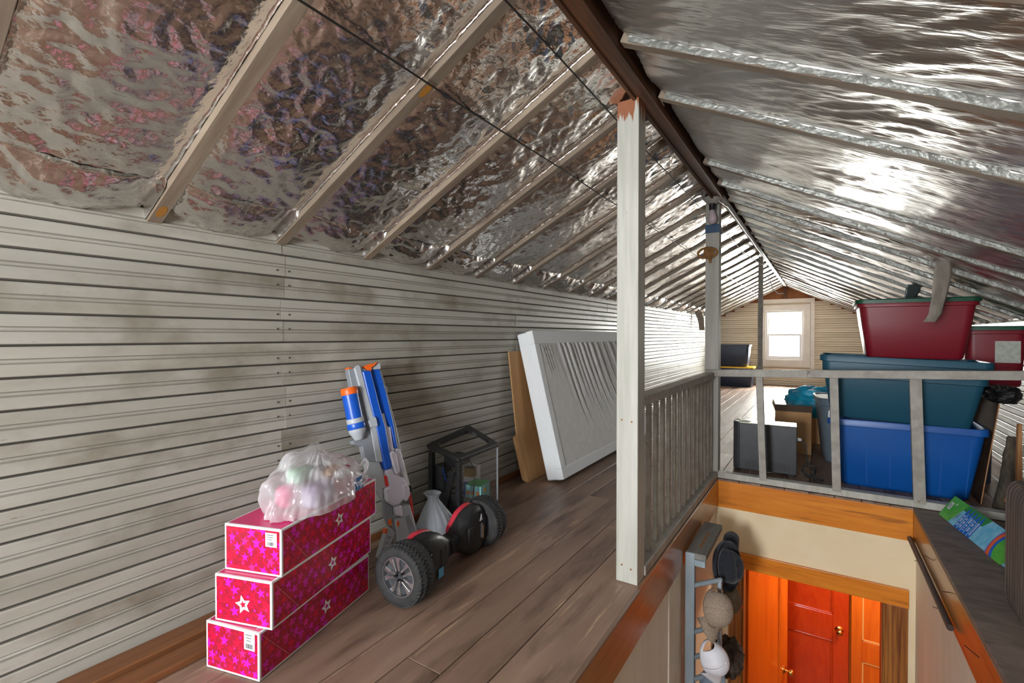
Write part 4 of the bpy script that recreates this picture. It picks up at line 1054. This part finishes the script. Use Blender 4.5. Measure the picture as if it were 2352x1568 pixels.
# ------------------------------------------------------------------ box spring and cardboard against the wall
TH = R(-14.0)
ms = tag(empty('box_spring', (-1.442, 3.80, .034), rot=(0, TH, 0)), 'white box spring with a wrinkled dust cover leaning on edge against the wall', 'mattress')
ML, MH, MT = 1.90, 1.035, .128
bx('frame', (-MT, -ML / 2, 0), (-.040, ML / 2, MH), M['fabric'], ms, bevel=.014, seg=4)
bo = .075
fg = MB()
for y0, y1, z0, z1 in ((-ML / 2 + .008, ML / 2 - .008, .006, bo), (-ML / 2 + .008, ML / 2 - .008, MH - bo - .02, MH - .006), (-ML / 2 + .008, -ML / 2 + bo - .01, bo, MH - bo - .02), (ML / 2 - bo + .01, ML / 2 - .008, bo, MH - bo - .02)):
    fg.b2((-.05, y0 - .008 * (y0 < -.9), z0 - .006 * (z0 < .01)), (.004, y1 + .008 * (y1 > .9), z1 + .006 * (z1 > 1)))
fg.build('border', M['fabric'], ms, bevel=.004)
ny, nz = 150, 70
Yg, Zg = np.meshgrid(np.linspace(-ML / 2 + bo - .012, ML / 2 - bo + .012, ny), np.linspace(bo - .002, MH - bo - .018, nz))
zt = (Zg - bo) / (MH - 2 * bo - .02)
yc = Yg + ML / 2
skew = yc + (1 - zt) * -.26 * 1.0 - .1
def fold_at(c, w, l, a): return a * np.exp(-((yc - (c + (1 - zt) * .20 * (1 + .6 * c))) / (w * (.5 + .8 * (1 - zt)))) ** 2) * np.clip((zt - l) / (1 - l), 0, 1) ** .8 * np.clip((1.03 - zt) / .06, .25, 1)
Xg = -.012 * np.sin(PI * np.clip(zt, 0, 1)) * np.sin(PI * yc / ML)
rr = random.Random(4)
for c in [.10, .135, .17, .21] : Xg += fold_at(c, .010, .66, .009) - fold_at(c + .017, .009, .66, .006)
for c in [.36, .44, .52, .60, .67, .75, .84, .94, 1.06, 1.2, 1.35, 1.5]:
    w_ = rr.uniform(.020, .032); l_ = rr.uniform(.05, .40); a_ = rr.uniform(.010, .019)
    Xg += fold_at(c, w_, l_, a_) - fold_at(c + w_ * 1.9, w_, l_, a_ * .9)
Xg += pn(yc * 9, zt * 3, 4) * .003
P = np.stack([Xg, Yg, Zg], -1)
MB().grid(P).build('dust_cover', M['fabric_grey'], ms, smooth=70, normals=False)
for k in range(14):
    MB().box((.005, -ML / 2 + .07 + k * .135, MH - .045), (.0015, .012, .003)).build('staple', M['silver'], ms)
cs = tag(empty('cardboard_sheet', (-1.672, 3.2, .001), rot=(0, R(-6.6), 0)), 'folded brown cardboard sheet between the box spring and the wall', 'cardboard')
bx('panel', (-.035, -.47, .33), (-.025, .5, .90), M['cardboard'], cs)
MB().loft([[(-.035, -.47, .33), (-.025, -.47, .33), (-.025, .5, .33), (-.035, .5, .33)], [(.0, -.44, 0), (.01, -.44, 0), (.01, .5, 0), (.0, .5, 0)]]).build('lower_panel', M['cardboard'], cs)
MB().loft([[(-.06, -.475, .31), (-.055, -.475, .31), (-.03, -.465, .33), (-.035, -.465, .33)], [(-.03, -.455, .02), (-.025, -.455, .02), (.0, -.445, .0), (-.005, -.445, .0)]]).build('folded_flap', M['cardboard'], cs)

# ------------------------------------------------------------------ loose planks by the left wall
tag(MB().b2((-.055, -1.25, 0), (.055, 1.25, .024)).build('loose_plank', M['plank'], None, (XL + .075, -.13, .0), (0, R(-6), 0), bevel=.003), 'wide brown plank lying on the floor tight against the board wall', 'plank')
tag(MB().b2((-.04, -1.2, 0), (.04, 1.02, .022)).build('loose_plank', M['plank'], None, (XL + .188, -.16, .0), bevel=.003), 'narrower brown plank lying on the floor in front of the wide plank', 'plank')

# ------------------------------------------------------------------ storage totes
def tote(name, loc, rz, label, w, d, h, body, lid=None, taper=.88, rim=.035, ribs=0, grp='storage totes', tilt=0, lidname='lid', r=.05, label_card=False, lip=.018, band=None):
    e = tag(empty(name, loc, rot=(0, tilt, rz)), label, 'storage bin', grp)
    def rg(sw, z, rr=r): return [(x, y, z) for x, y in rrect(w * sw, d * sw, rr * sw, 6)]
    prof = [(taper * .96, 0.0), (taper, .012), (taper + (1 - taper) * .55, h * .62), (.955, h - rim), (1.0, h - rim + .004), (1.0, h - .006), (.99, h)]
    if band: prof = [(taper * .96, 0.0), (taper, .012), (.925, h * band - .004), (.955, h * band), (.965, h - rim), (1.0, h - rim + .004), (1.0, h - .006), (.99, h)]
    rings = [rg(s_, z) for s_, z in prof]
    inner = [rg(.965, h), rg(taper * .95, .03)]
    MB().loft(rings + inner).build('body', body, e, smooth=35)
    if ribs:
        g = MB()
        for i in range(ribs):
            x = -w * .40 + w * .80 * i / (ribs - 1)
            z0, z1 = .02, h - rim - .02
            y0, y1 = -d / 2 * (taper + (1 - taper) * .02), -d / 2 * .945
            q = .0035
            g.add([(x * .93 - q, y0 - .001, z0), (x * .93 + q, y0 - .001, z0), (x + q, y1 - .003, z1), (x - q, y1 - .003, z1), (x * .93 - q, y0 + .01, z0), (x * .93 + q, y0 + .01, z0), (x + q, y1 + .01, z1), (x - q, y1 + .01, z1)],
                  [(0, 1, 2, 3), (0, 4, 5, 1), (1, 5, 6, 2), (2, 6, 7, 3), (3, 7, 4, 0)])
        g.build('rib', body, e)
    if lid:
        L_ = [rg(1.0, h - .004), rg(1.035, h - .004), rg(1.035, h + lip), rg(1.0, h + lip + .006), rg(.95, h + lip + .004), rg(.93, h + lip - .004)]
        MB().loft(L_).build(lidname, lid, e, smooth=35)
    if label_card:
        bx('paper_label', (-.005, -d / 2 * .945 - .004, h * .42), (.115, -d / 2 * .945 - .002, h * .80), mat('foil_paper_label', (.40, .42, .36), (.55, .56, .50), rough=.4, scale=(40, 40, 40)), e)
    return e
tote('storage_tote', (.445, 4.085, 0), R(-1), 'bright blue ribbed tote on the floor at the bottom of the stack', .80, .47, .445, M['blue_bin'], None, taper=.80, rim=.045, ribs=6)
tote('storage_tote', (.415, 4.075, .446), R(-1.5), 'teal open tote between the blue and the red ones', .86, .48, .412, M['teal_bin'], None, taper=.82, rim=.045, tilt=R(2.3), band=.66)
tote('storage_tote', (.500, 4.10, .855), R(0), 'dark red tote with a green lid on top of the teal one', .60, .41, .360, M['red_bin'], M['green_lid'], taper=.80, rim=.03, tilt=R(.4))
tote('storage_tote', (.968, 4.575, .666), R(0), 'dark red tote with a green lid and a paper label beside the right wall', .31, .46, .375, M['red_bin'], M['green_lid'], taper=.86, rim=.03, label_card=True)
tote('storage_tote', (.89, 4.585, 0), 0, 'dark navy tote standing on the floor under the labelled red one', .18, .40, .64, M['navy_bin'], M['navy_bin'], taper=.9)
tote('storage_tote', (.150, 4.70, 0), R(6), 'slate grey tote on the floor behind the blue one', .36, .50, .485, M['grey_bin'], M['grey_bin'], taper=.72, r=.09)
tote('storage_tote', (-1.42, 10.42, 0), 0, 'black tote with a yellow lid on the floor near the far window', .66, .45, .37, M['navy_bin'], M['yellow'], taper=.9)
tote('storage_tote', (-1.45, 10.42, .398), 0, 'navy tote on the yellow lid near the far window', .60, .42, .43, M['navy_bin'], None, taper=.84, ribs=4)

# ------------------------------------------------------------------ computer tower, cable, open carton, turquoise bag
ct = tag(empty('computer_tower', (-.345, 3.985, 0), R(2.5)), 'dark grey desktop computer tower standing on the floor behind the railing', 'computer')
bx('side_panel', (-.165, -.095, .012), (.205, .085, .352), M['blackmetal'], ct, bevel=.004)
bx('top_panel', (-.165, -.093, .352), (.205, .083, .357), mat('champagne_metal', (.55, .55, .44), rough=.35, metal=.5), ct, bevel=.002)
MB().prism([(-.165, -.095), (-.165, .085), (-.195, .075), (-.207, .04), (-.207, -.05), (-.195, -.085)], lambda a, b, t: (a, b, t), .008, .362).build('front_bezel', M['blackmetal'], ct, bevel=.006)
MB().lathe([(.07, 0), (.07, .006), (.062, .010), (.003, .011)], 28, Matrix.Translation((-.148, -.005, .354)) @ Matrix.Diagonal((.8, .9, 1, 1))).build('bezel_cap', mat('pale_champagne_plastic', (.62, .62, .50), rough=.3), ct, smooth=40)
g = MB()
for i in range(14):
    for j in range(5):
        g.box((-.115 + .021 * i, -.0955, .035 + .011 * j), (.014, .001, .004))
g.build('vent_slots', M['gap'], ct)
for x in (-.13, .17):
    bx('foot', (x - .02, -.09, 0), (x + .02, .08, .012), M['black'], ct)
bx('power_plug', (.205, -.02, .245), (.235, .01, .262), M['grey_pl'], ct, bevel=.002)
cpts = [(-.105, 3.985, .25), (-.085, 3.98, .22), (-.078, 3.98, .13), (-.075, 3.975, .07)]
for k in range(44):
    a = k * .36; rr_ = .042 + .006 * math.sin(k * 1.7)
    cpts.append((-.065 + rr_ * math.cos(a) * .9, 3.93 + .02 * math.sin(a * .7), .055 + rr_ * 1.15 * math.sin(a)))
cpts += [(-.05, 3.90, .012), (-.01, 3.91, .006), (.02, 3.90, .006), (.01, 3.87, .006), (-.04, 3.88, .006)]
tag(MB().tube(cpts, .0042, 7).build('power_cable', M['wire'], smooth=60), 'coiled black power cable on the floor beside the computer tower', 'cable')
cbx = tag(empty('open_carton', (-.200, 4.83, 0), R(3)), 'open brown cardboard carton behind the computer tower', 'box')
q = .135
g = MB().b2((-q, -.15, .0), (q, .15, .006)).b2((-q, -.15, .0), (-q + .006, .15, .36)).b2((q - .006, -.15, 0), (q, .15, .36)).b2((-q, -.15, 0), (q, -.144, .36)).b2((-q, .144, 0), (q, .15, .36))
g.build('carton_body', M['cardboard'], cbx)
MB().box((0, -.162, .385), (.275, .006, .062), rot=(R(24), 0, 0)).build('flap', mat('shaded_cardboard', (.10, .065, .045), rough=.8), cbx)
MB().box((-.145, 0, .39), (.006, .29, .065), rot=(0, R(-20), 0)).build('flap', M['cardboard'], cbx)
bx('tape_strip', (-.05, -.1515, .0), (.07, -.1505, .12), mat('brown_packing_tape', (.42, .24, .09), rough=.25), cbx)
o = blob('nylon_bag', M['tealcloth'], None, (0, 0, 0), (.27, .2, .15), 3, .16, 30, 3.2, -.12, None, .8)
o.location = (.01, 5.42, .355); tag(o, 'crumpled turquoise nylon sleeping bag heaped behind the open carton', 'bag')
sb_ = tag(bx('support_box', (-.20, 5.22, 0), (.25, 5.62, .235), M['cardboard']), 'closed cardboard box under the turquoise nylon bag', 'box')

# ------------------------------------------------------------------ right corner: hardboard, bark, black film
hbd = MB().loft([[(.800, 3.87, .0), (.806, 3.87, .0), (.806, 4.33, .0), (.800, 4.33, .0)], [(.873, 3.87, .60), (.879, 3.87, .60), (.879, 4.33, .60), (.873, 4.33, .60)]])
hbo = tag(hbd.build('hardboard_sheet', [M['hardboard']]), 'brown hardboard sheet leaning between the blue tote and the right wall', 'board')
MB().loft([[(.8005, 3.866, .001), (.8055, 3.866, .001), (.8055, 3.871, .001), (.8005, 3.871, .001)], [(.8735, 3.866, .60), (.8785, 3.866, .60), (.8785, 3.871, .60), (.8735, 3.871, .60)]]).build('raw_edge', M['rawwood'], hbo)
blk = blob('plastic_film', M['blackfilm'], None, (0, 0, 0), (.07, .10, .045), 5, .3, 18, 3, None, None, .7)
blk.location = (.905, 3.95, .655); tag(blk, 'crumpled black plastic film on the top edge of the hardboard sheet', 'plastic')
lg = tag(empty('bark_slab', (.895, 3.84, 0), R(10)), 'rough bark-covered wood slab standing beside the hardboard sheet', 'wood')
rings = []
rr = random.Random(6)
for i in range(9):
    z = .42 * i / 8; k = 1 - .55 * i / 8
    rings.append([(.048 * k * math.cos(a) * (1 + rr.uniform(-.16, .16)) + .03 * i / 8, .04 * math.sin(a) * k * (1 + rr.uniform(-.16, .16)), z) for a in [j * 2 * PI / 14 for j in range(14)]])
MB().loft(rings).build('bark', M['bark'], lg, smooth=60)
MB().loft([[(.03, -.05, .05), (.06, -.045, .05), (.06, -.02, .05), (.03, -.02, .05)], [(.045, -.03, .5), (.06, -.03, .5), (.06, -.01, .5), (.045, -.01, .5)]]).build('split_wood', M['rawwood'], lg)
MB().box((.01, -.05, .06), (.06, .03, .035), rot=(0, .4, .3)).build('split_wood', M['rawwood'], lg, bevel=.005)

# ------------------------------------------------------------------ ribbed case and printed package by the stairwell
sc = tag(empty('ribbed_case', (.72, 2.335, 0), R(-3)), 'dark brown ribbed hard plastic case standing by the right wall of the stairwell', 'suitcase')
CW, CD, CH = .27, .40, .46
def case_outline(k):
    # ribbed outline seen from above: steps on the two faces turned to the stairs
    pts = []
    base = rrect(CW, CD, .03, 6)
    out = []
    n = len(base); seg = []
    for i in range(n):
        a, b = Vector(base[i]), Vector(base[(i + 1) % n])
        m = max(1, int((b - a).length / .006))
        for j in range(m):
            seg.append(a + (b - a) * j / m)
    L_ = 0; prev = seg[0]
    for i, p in enumerate(seg):
        L_ += (p - prev).length; prev = p
        q = seg[(i + 1) % len(seg)] - seg[i - 1]; nrm = Vector((q.y, -q.x)).normalized()
        w = max(-1, min(1, 2.6 * math.sin(L_ * 2 * PI / .036)))
        out.append((p.x + nrm.x * .0045 * w, p.y + nrm.y * .0045 * w))
    return [(x * k, y * (1 - (1 - k) * CW / CD)) for x, y in out]
prof = [(.90, .0), (.97, .012), (1, .035), (1, CH - .06), (.985, CH - .035), (.93, CH - .012), (.85, CH)]
MB().loft([[(x, y, z) for x, y in case_outline(k)] for k, z in prof]).build('shell', M['suitcase'], sc, smooth=32)
bx('handle', (-.02, -.07, CH), (.02, .07, CH + .02), M['black'], sc, bevel=.006)

# printed package leaning from the floor on to the case
A0 = Vector((.560, 3.52, .003)); e1 = Vector((.165, -.985, 0)).normalized(); e2 = Vector((.07, .012, .11)).normalized(); e3 = e1.cross(e2).normalized()
if e3.x > 0: e3 = -e3
PLn, PWd = .72, .132
pk = tag(empty('printed_package', A0), 'long flat green and sky blue printed package leaning beside the ribbed case', 'package')
pf = lambda u, v, t: e1 * u + e2 * v + e3 * t
green = mat('print_green', (.06, .42, .03), (.14, .52, .05), rough=.3, scale=(20, 20, 20)); dgreen = mat('print_dark_green', (.02, .25, .03), rough=.3); sky = mat('print_sky', (.10, .48, .76), (.34, .68, .84), rough=.3, scale=(22, 22, 22)); pblue = mat('print_blue', (.005, .13, .62), rough=.3)
MB().prism([(0, 0), (PLn, 0), (PLn, PWd), (0, PWd)], pf, -.010, 0).build('card', sky, pk)
def pr(nm, m, d, *polys):
    g = MB()
    for p in polys: g.add([pf(u, v, d) for u, v in p], [tuple(range(len(p)))])
    return g.build(nm, m, pk, normals=False)
pr('green_print', green, .0008, [(0, 0), (.115, 0), (.17, PWd), (0, PWd)])
pr('green_print', dgreen, .0008, [(.17, PWd), (.155, .095), (.235, .092), (.36, .082), (.395, PWd)])
bars = []; tx = MB()
rr = random.Random(9)
for k in range(5):
    u0 = .185 + .034 * k
    bars.append([(u0, .0), (u0 + .026, .0), (u0 + .026, .088), (u0 + .026, .095), (u0 + .018, .124), (u0 + .012, .124), (u0, .09)])
    v = .014
    while v < .082:
        hgt = rr.uniform(.0035, .0055)
        if rr.random() > .13: tx.add([pf(u0 + .007, v, .0018), pf(u0 + .019, v, .0018), pf(u0 + .019, v + hgt, .0018), pf(u0 + .007, v + hgt, .0018)], [(0, 1, 2, 3)])
        v += hgt + .0018
pr('blue_print', pblue, .0012, *bars)
tx.build('caption_print', M['whitecard'], pk, normals=False)
pr('barcode_label', M['whitecard'], .0012, [(.018, .055), (.05, .055), (.05, .098), (.018, .098)])
pr('barcode', inkm, .0016, *[[(.022, .062 + .006 * i), (.044, .062 + .006 * i), (.044, .0645 + .006 * i), (.022, .0645 + .006 * i)] for i in range(5)])
pr('dot_print', M['whitecard'], .0012, [(.075 + .006 * math.cos(a), .10 + .006 * math.sin(a)) for a in [i * PI / 6 for i in range(12)]])
def arc(c, r0, r1, a0, a1, n=18):
    return [[(c[0] + r * math.cos(t), c[1] + r * math.sin(t)) for r, t in ((r0, a0 + (a1 - a0) * i / n), (r1, a0 + (a1 - a0) * i / n), (r1, a0 + (a1 - a0) * (i + 1) / n), (r0, a0 + (a1 - a0) * (i + 1) / n))] for i in range(n)]
cc_ = (.60, .055)
pr('rainbow_print', M['orange_pl'], .0014, *arc(cc_, .085, .105, PI * .6, PI * 1.55)); pr('rainbow_print', pblue, .0014, *arc(cc_, .068, .085, PI * .6, PI * 1.55))
pr('rainbow_print', mat('print_violet', (.25, .06, .4), rough=.3), .0014, *arc(cc_, .105, .112, PI * .6, PI * 1.55)); pr('rainbow_print', green, .0013, *arc(cc_, .0, .068, 0, 2 * PI, 20))
pr('kite_print', mat('print_plum', (.20, .10, .30), rough=.3), .0014, [(.135, .02), (.155, .045), (.165, .085), (.15, .06)])

# ------------------------------------------------------------------ hat rack and hats in the stairwell
hr = tag(empty('hat_rack', (-.53, 2.60, -1.7)), 'grey-blue ladder rack with a wide weathered top board in the stairwell', 'rack')
Z0 = 1.7
bx('top_board', (-.055, -.025, Z0 - .162), (.044, .455, Z0 - .13), M['racktop'], hr, bevel=.003)
bx('board_slot', (-.008, .06, Z0 - .131), (.004, .30, Z0 - .1292), M['rust'], hr)
bx('rail', (-.058, -.03, 0), (-.012, .012, Z0 - .132), M['rackblue'], hr, bevel=.003)
bx('rail', (.078, .105, 0), (.096, .145, Z0 - .30), M['rackblue'], hr, bevel=.003)
bx('end_block', (-.012, -.028, Z0 - .195), (.040, -.004, Z0 - .163), M['rackblue'], hr, bevel=.002)
for z in (-.305, -.55, -.685, -.80, -.95, -1.1):
    MB().tube([(-.02, -.012, Z0 + z), (.09, .125, Z0 + z)], .0125, 12).build('rung', M['rackblue'], hr, smooth=40)
def cap(name, loc, rot, label, m, s=1.0, brim_m=None, strap=True, brim=.075):
    e = tag(empty(name, loc, rot=rot), label, 'hat', 'hats hanging on the ladder rack')
    n, k = 61, 30
    a = np.linspace(0, 2 * PI, n); v = np.linspace(0, PI / 2 * .98, k)
    Aa, Vv = np.meshgrid(a, v)
    da = (Aa - 1.5 * PI) / .55
    vb = np.where(np.abs(da) < 1, .14 + .50 * np.sqrt(np.clip(1 - da * da, 0, 1)), 0) if strap else 0 * Aa
    Vv = vb + (PI / 2 * .98 - vb) * (Vv / (PI / 2 * .98))
    rx, ry, rz_ = .082 * s, .098 * s, .105 * s
    seam = 1 - .018 * np.exp(-((np.mod(Aa, PI / 3) - PI / 6) / .07) ** 2)
    X_ = rx * np.cos(Aa) * np.cos(Vv) ** .8 * seam; Y_ = ry * np.sin(Aa) * np.cos(Vv) ** .8 * seam; Z_ = rz_ * np.sin(Vv) ** .9
    P_ = np.stack([X_, Y_, Z_], -1); P_[:, -1] = P_[:, 0]
    g = MB(); vs_ = P_.reshape(-1, 3).tolist(); fs_ = []
    for i in range(k - 1):
        for j in range(n - 1):
            fs_.append((i * n + j, i * n + j + 1, (i + 1) * n + j + 1, (i + 1) * n + j))
    g.add(vs_, fs_); g.add(P_[-1][:-1].tolist(), [tuple(range(n - 1))])
    co = g.build('crown', m, e, smooth=60)
    so = co.modifiers.new('thick', 'SOLIDIFY'); so.thickness = .0025
    if strap:
        a2, v2 = np.meshgrid(np.linspace(1.5 * PI - .68, 1.5 * PI + .68, 14), np.linspace(0.0, .15, 3))
        sx = np.stack([rx * 1.01 * np.cos(a2) * np.cos(v2) ** .8, ry * 1.01 * np.sin(a2) * np.cos(v2) ** .8, rz_ * np.sin(v2) ** .9], -1)
        sm_ = MB().grid(sx).build('strap', m, e, smooth=60, normals=False).modifiers.new('thick', 'SOLIDIFY'); sm_.thickness = .002
    MB().lathe([(.006, 0), (.005, .004), (.001, .005)], 10, Matrix.Translation((0, 0, rz_))).build('button', m, e)
    b = []
    t = np.linspace(-1, 1, 17); q = np.linspace(0, 1, 7)
    T_, Q_ = np.meshgrid(t, q)
    ang = PI / 2 + T_ * 1.05
    X_ = rx * np.cos(ang) * 1.0; Y_ = ry * np.sin(ang) + Q_ * brim * s * np.cos(T_ * 1.35); Z_ = .002 - .045 * s * np.abs(T_) ** 2 * (.3 + .7 * Q_) * Q_ - .012 * Q_
    bo_ = MB().grid(np.stack([X_, Y_, Z_], -1)).build('brim', brim_m or m, e, smooth=60)
    so = bo_.modifiers.new('thick', 'SOLIDIFY'); so.thickness = .004
    return e
def hang(yaw, tilt=0, roll=0):
    # brim (+Y) turned down, crown top (+Z) turned to the horizontal direction yaw
    d = Vector((math.cos(yaw), math.sin(yaw), tilt)).normalized()
    down = Vector((0, 0, -1)); yv = (down - d * down.dot(d)).normalized(); xv = yv.cross(d)
    m3 = Matrix((xv, yv, d)).transposed() @ Matrix.Rotation(roll, 3, 'Z')
    return m3.to_euler()
cap('baseball_cap', (-.455, 2.630, -.415), hang(R(-32), .35, R(-20)), 'beige tweed baseball cap hung by its strap on the ladder rack', M['tweed'], .92)
cap('baseball_cap', (-.465, 2.575, -.645), hang(R(-25), .25, R(22)), 'white baseball cap hung by its strap on the ladder rack', M['capwhite'], .88)
oc = cap('baseball_cap', (-.455, 2.93, -.505), hang(R(10), .1, R(-5)), 'olive brown cap with a small red emblem behind the beige cap', M['olive'], .86)
blob('red_emblem', M['red_pl'], oc, (-.035, .050, .088), (.012, .008, .006), 2, .2, 8)
cap('baseball_cap', (-.44, 2.67, -.845), hang(R(-150), .3, R(10)), 'grey-blue cap with its visor hanging below the white cap', M['capblue'], .88)
fh = blob('fur_hat', M['fur'], None, (0, 0, 0), (.075, .075, .10), 8, .22, 22, 5)
fh.location = (-.425, 2.86, -.79); tag(fh, 'shaggy dark brown fur hat behind the white cap', 'hat', 'hats hanging on the ladder rack')
bh = tag(empty('felt_hat', (-.450, 2.885, -.290), rot=hang(R(-28), .12)), 'black felt hat with a turned-up brim hanging under the rack top board', 'hat', 'hats hanging on the ladder rack')
cr_ = MB(); rings = []
for z, k in ((0, 1), (.03, .98), (.06, .93), (.085, .80), (.097, .55), (.095, .25), (.09, .04)):
    rings.append([(.072 * k * math.cos(a), .092 * k * math.sin(a), z - .012 * math.exp(-(math.cos(a) * 2.2) ** 2) * (1 if z > .08 else 0)) for a in [i * 2 * PI / 32 for i in range(32)]])
cr_.loft(rings).build('crown', M['felt'], bh, smooth=60)
rings = []
for k, z in ((1.0, .0), (1.25, -.004), (1.42, .010), (1.46, .032), (1.42, .034), (1.36, .016), (1.22, .004), (1.0, .006)):
    rings.append([(.074 * k * math.cos(a), .094 * k * math.sin(a), z) for a in [i * 2 * PI / 36 for i in range(36)]])
MB().loft(rings, cap=False).build('brim', M['felt'], bh, smooth=60)
MB().lathe([(.0735, .004), (.0735, .022)], 32, Matrix.Diagonal((1, 1.28, 1, 1)), cap=False).build('hat_band', mat('grey_ribbon', (.10, .09, .10), rough=.6), bh, smooth=60)
bn = tag(empty('knit_hat', (-.440, 3.055, -.235), rot=(R(10), R(8), 0)), 'black rolled knit hat hanging behind the felt hat', 'hat', 'hats hanging on the ladder rack')
MB().lathe([(.058, -.10), (.064, -.095), (.066, -.05), (.060, .0), (.056, .045), (.045, .058), (.003, .060)], 24, Matrix.Diagonal((.75, 1, 1, 1))).build('crown', M['felt'], bn, smooth=60)
MB().lathe([(.067, -.10), (.072, -.09), (.071, -.06), (.066, -.055)], 24, Matrix.Diagonal((.75, 1, 1, 1))).build('cuff', M['felt'], bn, smooth=60)

# ------------------------------------------------------------------ lamp holder, wires, hanging tapes under the roof
lh = tag(empty('lamp_holder', (-.632, 3.505, 1.955)), 'porcelain lamp holder with an unlit bulb beside the taped post', 'lamp')
MB().lathe([(.055, 0), (.057, -.012), (.045, -.030), (.030, -.042), (.024, -.046)], 26).build('porcelain_base', M['porcelain'], lh, smooth=40)
MB().lathe([(.021, -.044), (.021, -.085), (.018, -.088)], 20).build('socket', M['black'], lh, smooth=40)
MB().lathe([(.013, -.088), (.014, -.098), (.022, -.118), (.030, -.142), (.029, -.160), (.019, -.178), (.002, -.184)], 24).build('bulb', M['bulb'], lh, smooth=50)
MB().lathe([(.003, .03), (.03, .03), (.03, 0)], 12).build('mounting_block', M['ridge'], lh)
def wob(pts, n, amp, seed):
    q = np.array(pts); T_ = np.linspace(0, 1, n); out = []
    for i, t in enumerate(T_):
        p = [float(np.interp(t, np.linspace(0, 1, len(q)), q[:, k])) for k in range(3)]
        p[0] += float(pn(t * 14, .5, seed)) * amp; p[2] += float(pn(t * 11, 2.5, seed)) * amp * .5 - amp * .2
        out.append(tuple(p))
    return out
zw = lambda x: ZL + .5 * (x - XL) - .018
tag(MB().tube(wob([(-1.0, -.6, zw(-1.0)), (-1.0, 10.5, zw(-1.0))], 60, .02, 3), .0032, 6).build('electric_wire', M['wire'], smooth=60), 'thin black wire strung under the rafters halfway up the left slope', 'wire')
tag(MB().tube(wob([(-.72, -.6, zw(-.72)), (-.72, 3.5, zw(-.72)), (-.70, 6.3, zw(-.70)), (-.60, 6.6, 1.90)], 60, .016, 5), .0028, 6).build('electric_wire', M['wire'], smooth=60), 'thin black wire strung under the rafters close to the ridge', 'wire')
tag(MB().tube(wob([(-.60, 3.50, 1.935), (-.575, 3.75, 1.94), (-.57, 6.5, 1.93)], 24, .006, 8), .007, 8).build('conduit', M['conduit'], smooth=60), 'thin steel conduit running from the lamp holder along the ridge', 'pipe')
tag(MB().tube(wob([(-.70, 5.4, 1.875), (-.60, 6.4, 1.86), (-.54, 6.58, 1.86), (-.54, 6.60, 1.80), (-.58, 6.66, 1.70)], 30, .012, 9), .005, 7).build('white_cable', M['whitewire'], smooth=60), 'white cable looped round the thin post under the ridge', 'cable')
tag(MB().tube(wob([(-.58, 7.0, 1.80), (-.53, 7.05, 1.62), (-.47, 7.06, 1.55), (-.40, 7.05, 1.55)], 20, .012, 11), .006, 7).build('white_cable', M['whitewire'], smooth=60), 'loose white cable end dangling in front of the far window', 'cable')
def hang_tape(name, pts, w, wdir, m, label, seed):
    q = np.array(pts); T_ = np.linspace(0, 1, 24); wv = Vector(wdir).normalized()
    rows = []
    for t in T_:
        p = Vector([float(np.interp(t, np.linspace(0, 1, len(q)), q[:, k])) for k in range(3)])
        row = []
        for s_ in np.linspace(-1, 1, 7):
            cup = .010 * (1 - s_ * s_) * t + float(pn(t * 5, s_ * 2, seed)) * .008
            row.append(tuple(p + wv * (w / 2 * s_ * (1 - .12 * t + .1 * math.sin(t * 6))) + Vector((.3, -1, 0)).normalized() * cup))
        rows.append(row)
    o = MB().grid(np.array(rows)).build(name, m, smooth=60, normals=False)
    so = o.modifiers.new('thick', 'SOLIDIFY'); so.thickness = .0012
    return tag(o, label, 'tape')
hang_tape('hanging_tape', [(.555, 3.43, 1.405), (.550, 3.43, 1.32), (.535, 3.42, 1.20), (.520, 3.41, 1.12), (.495, 3.40, 1.075)], .085, (.85, .5, 0), M['tape'], 'dusty cloth tape hanging from a right rafter in front of the top red tote', 2)
hang_tape('hanging_tape', [(.60, 4.75, 1.395), (.585, 4.75, 1.32), (.56, 4.74, 1.24)], .10, (.85, .5, 0), M['darktape'], 'strip of grey foil tape hanging from the right slope behind the top red tote', 4)
hang_tape('hanging_tape', [(-1.76, 8.55, 1.40), (-1.73, 8.6, 1.30), (-1.71, 8.62, 1.10)], .13, (.7, .7, 0), M['tape'], 'strip of dusty cloth tape hanging by the left wall beyond the corner post', 6)
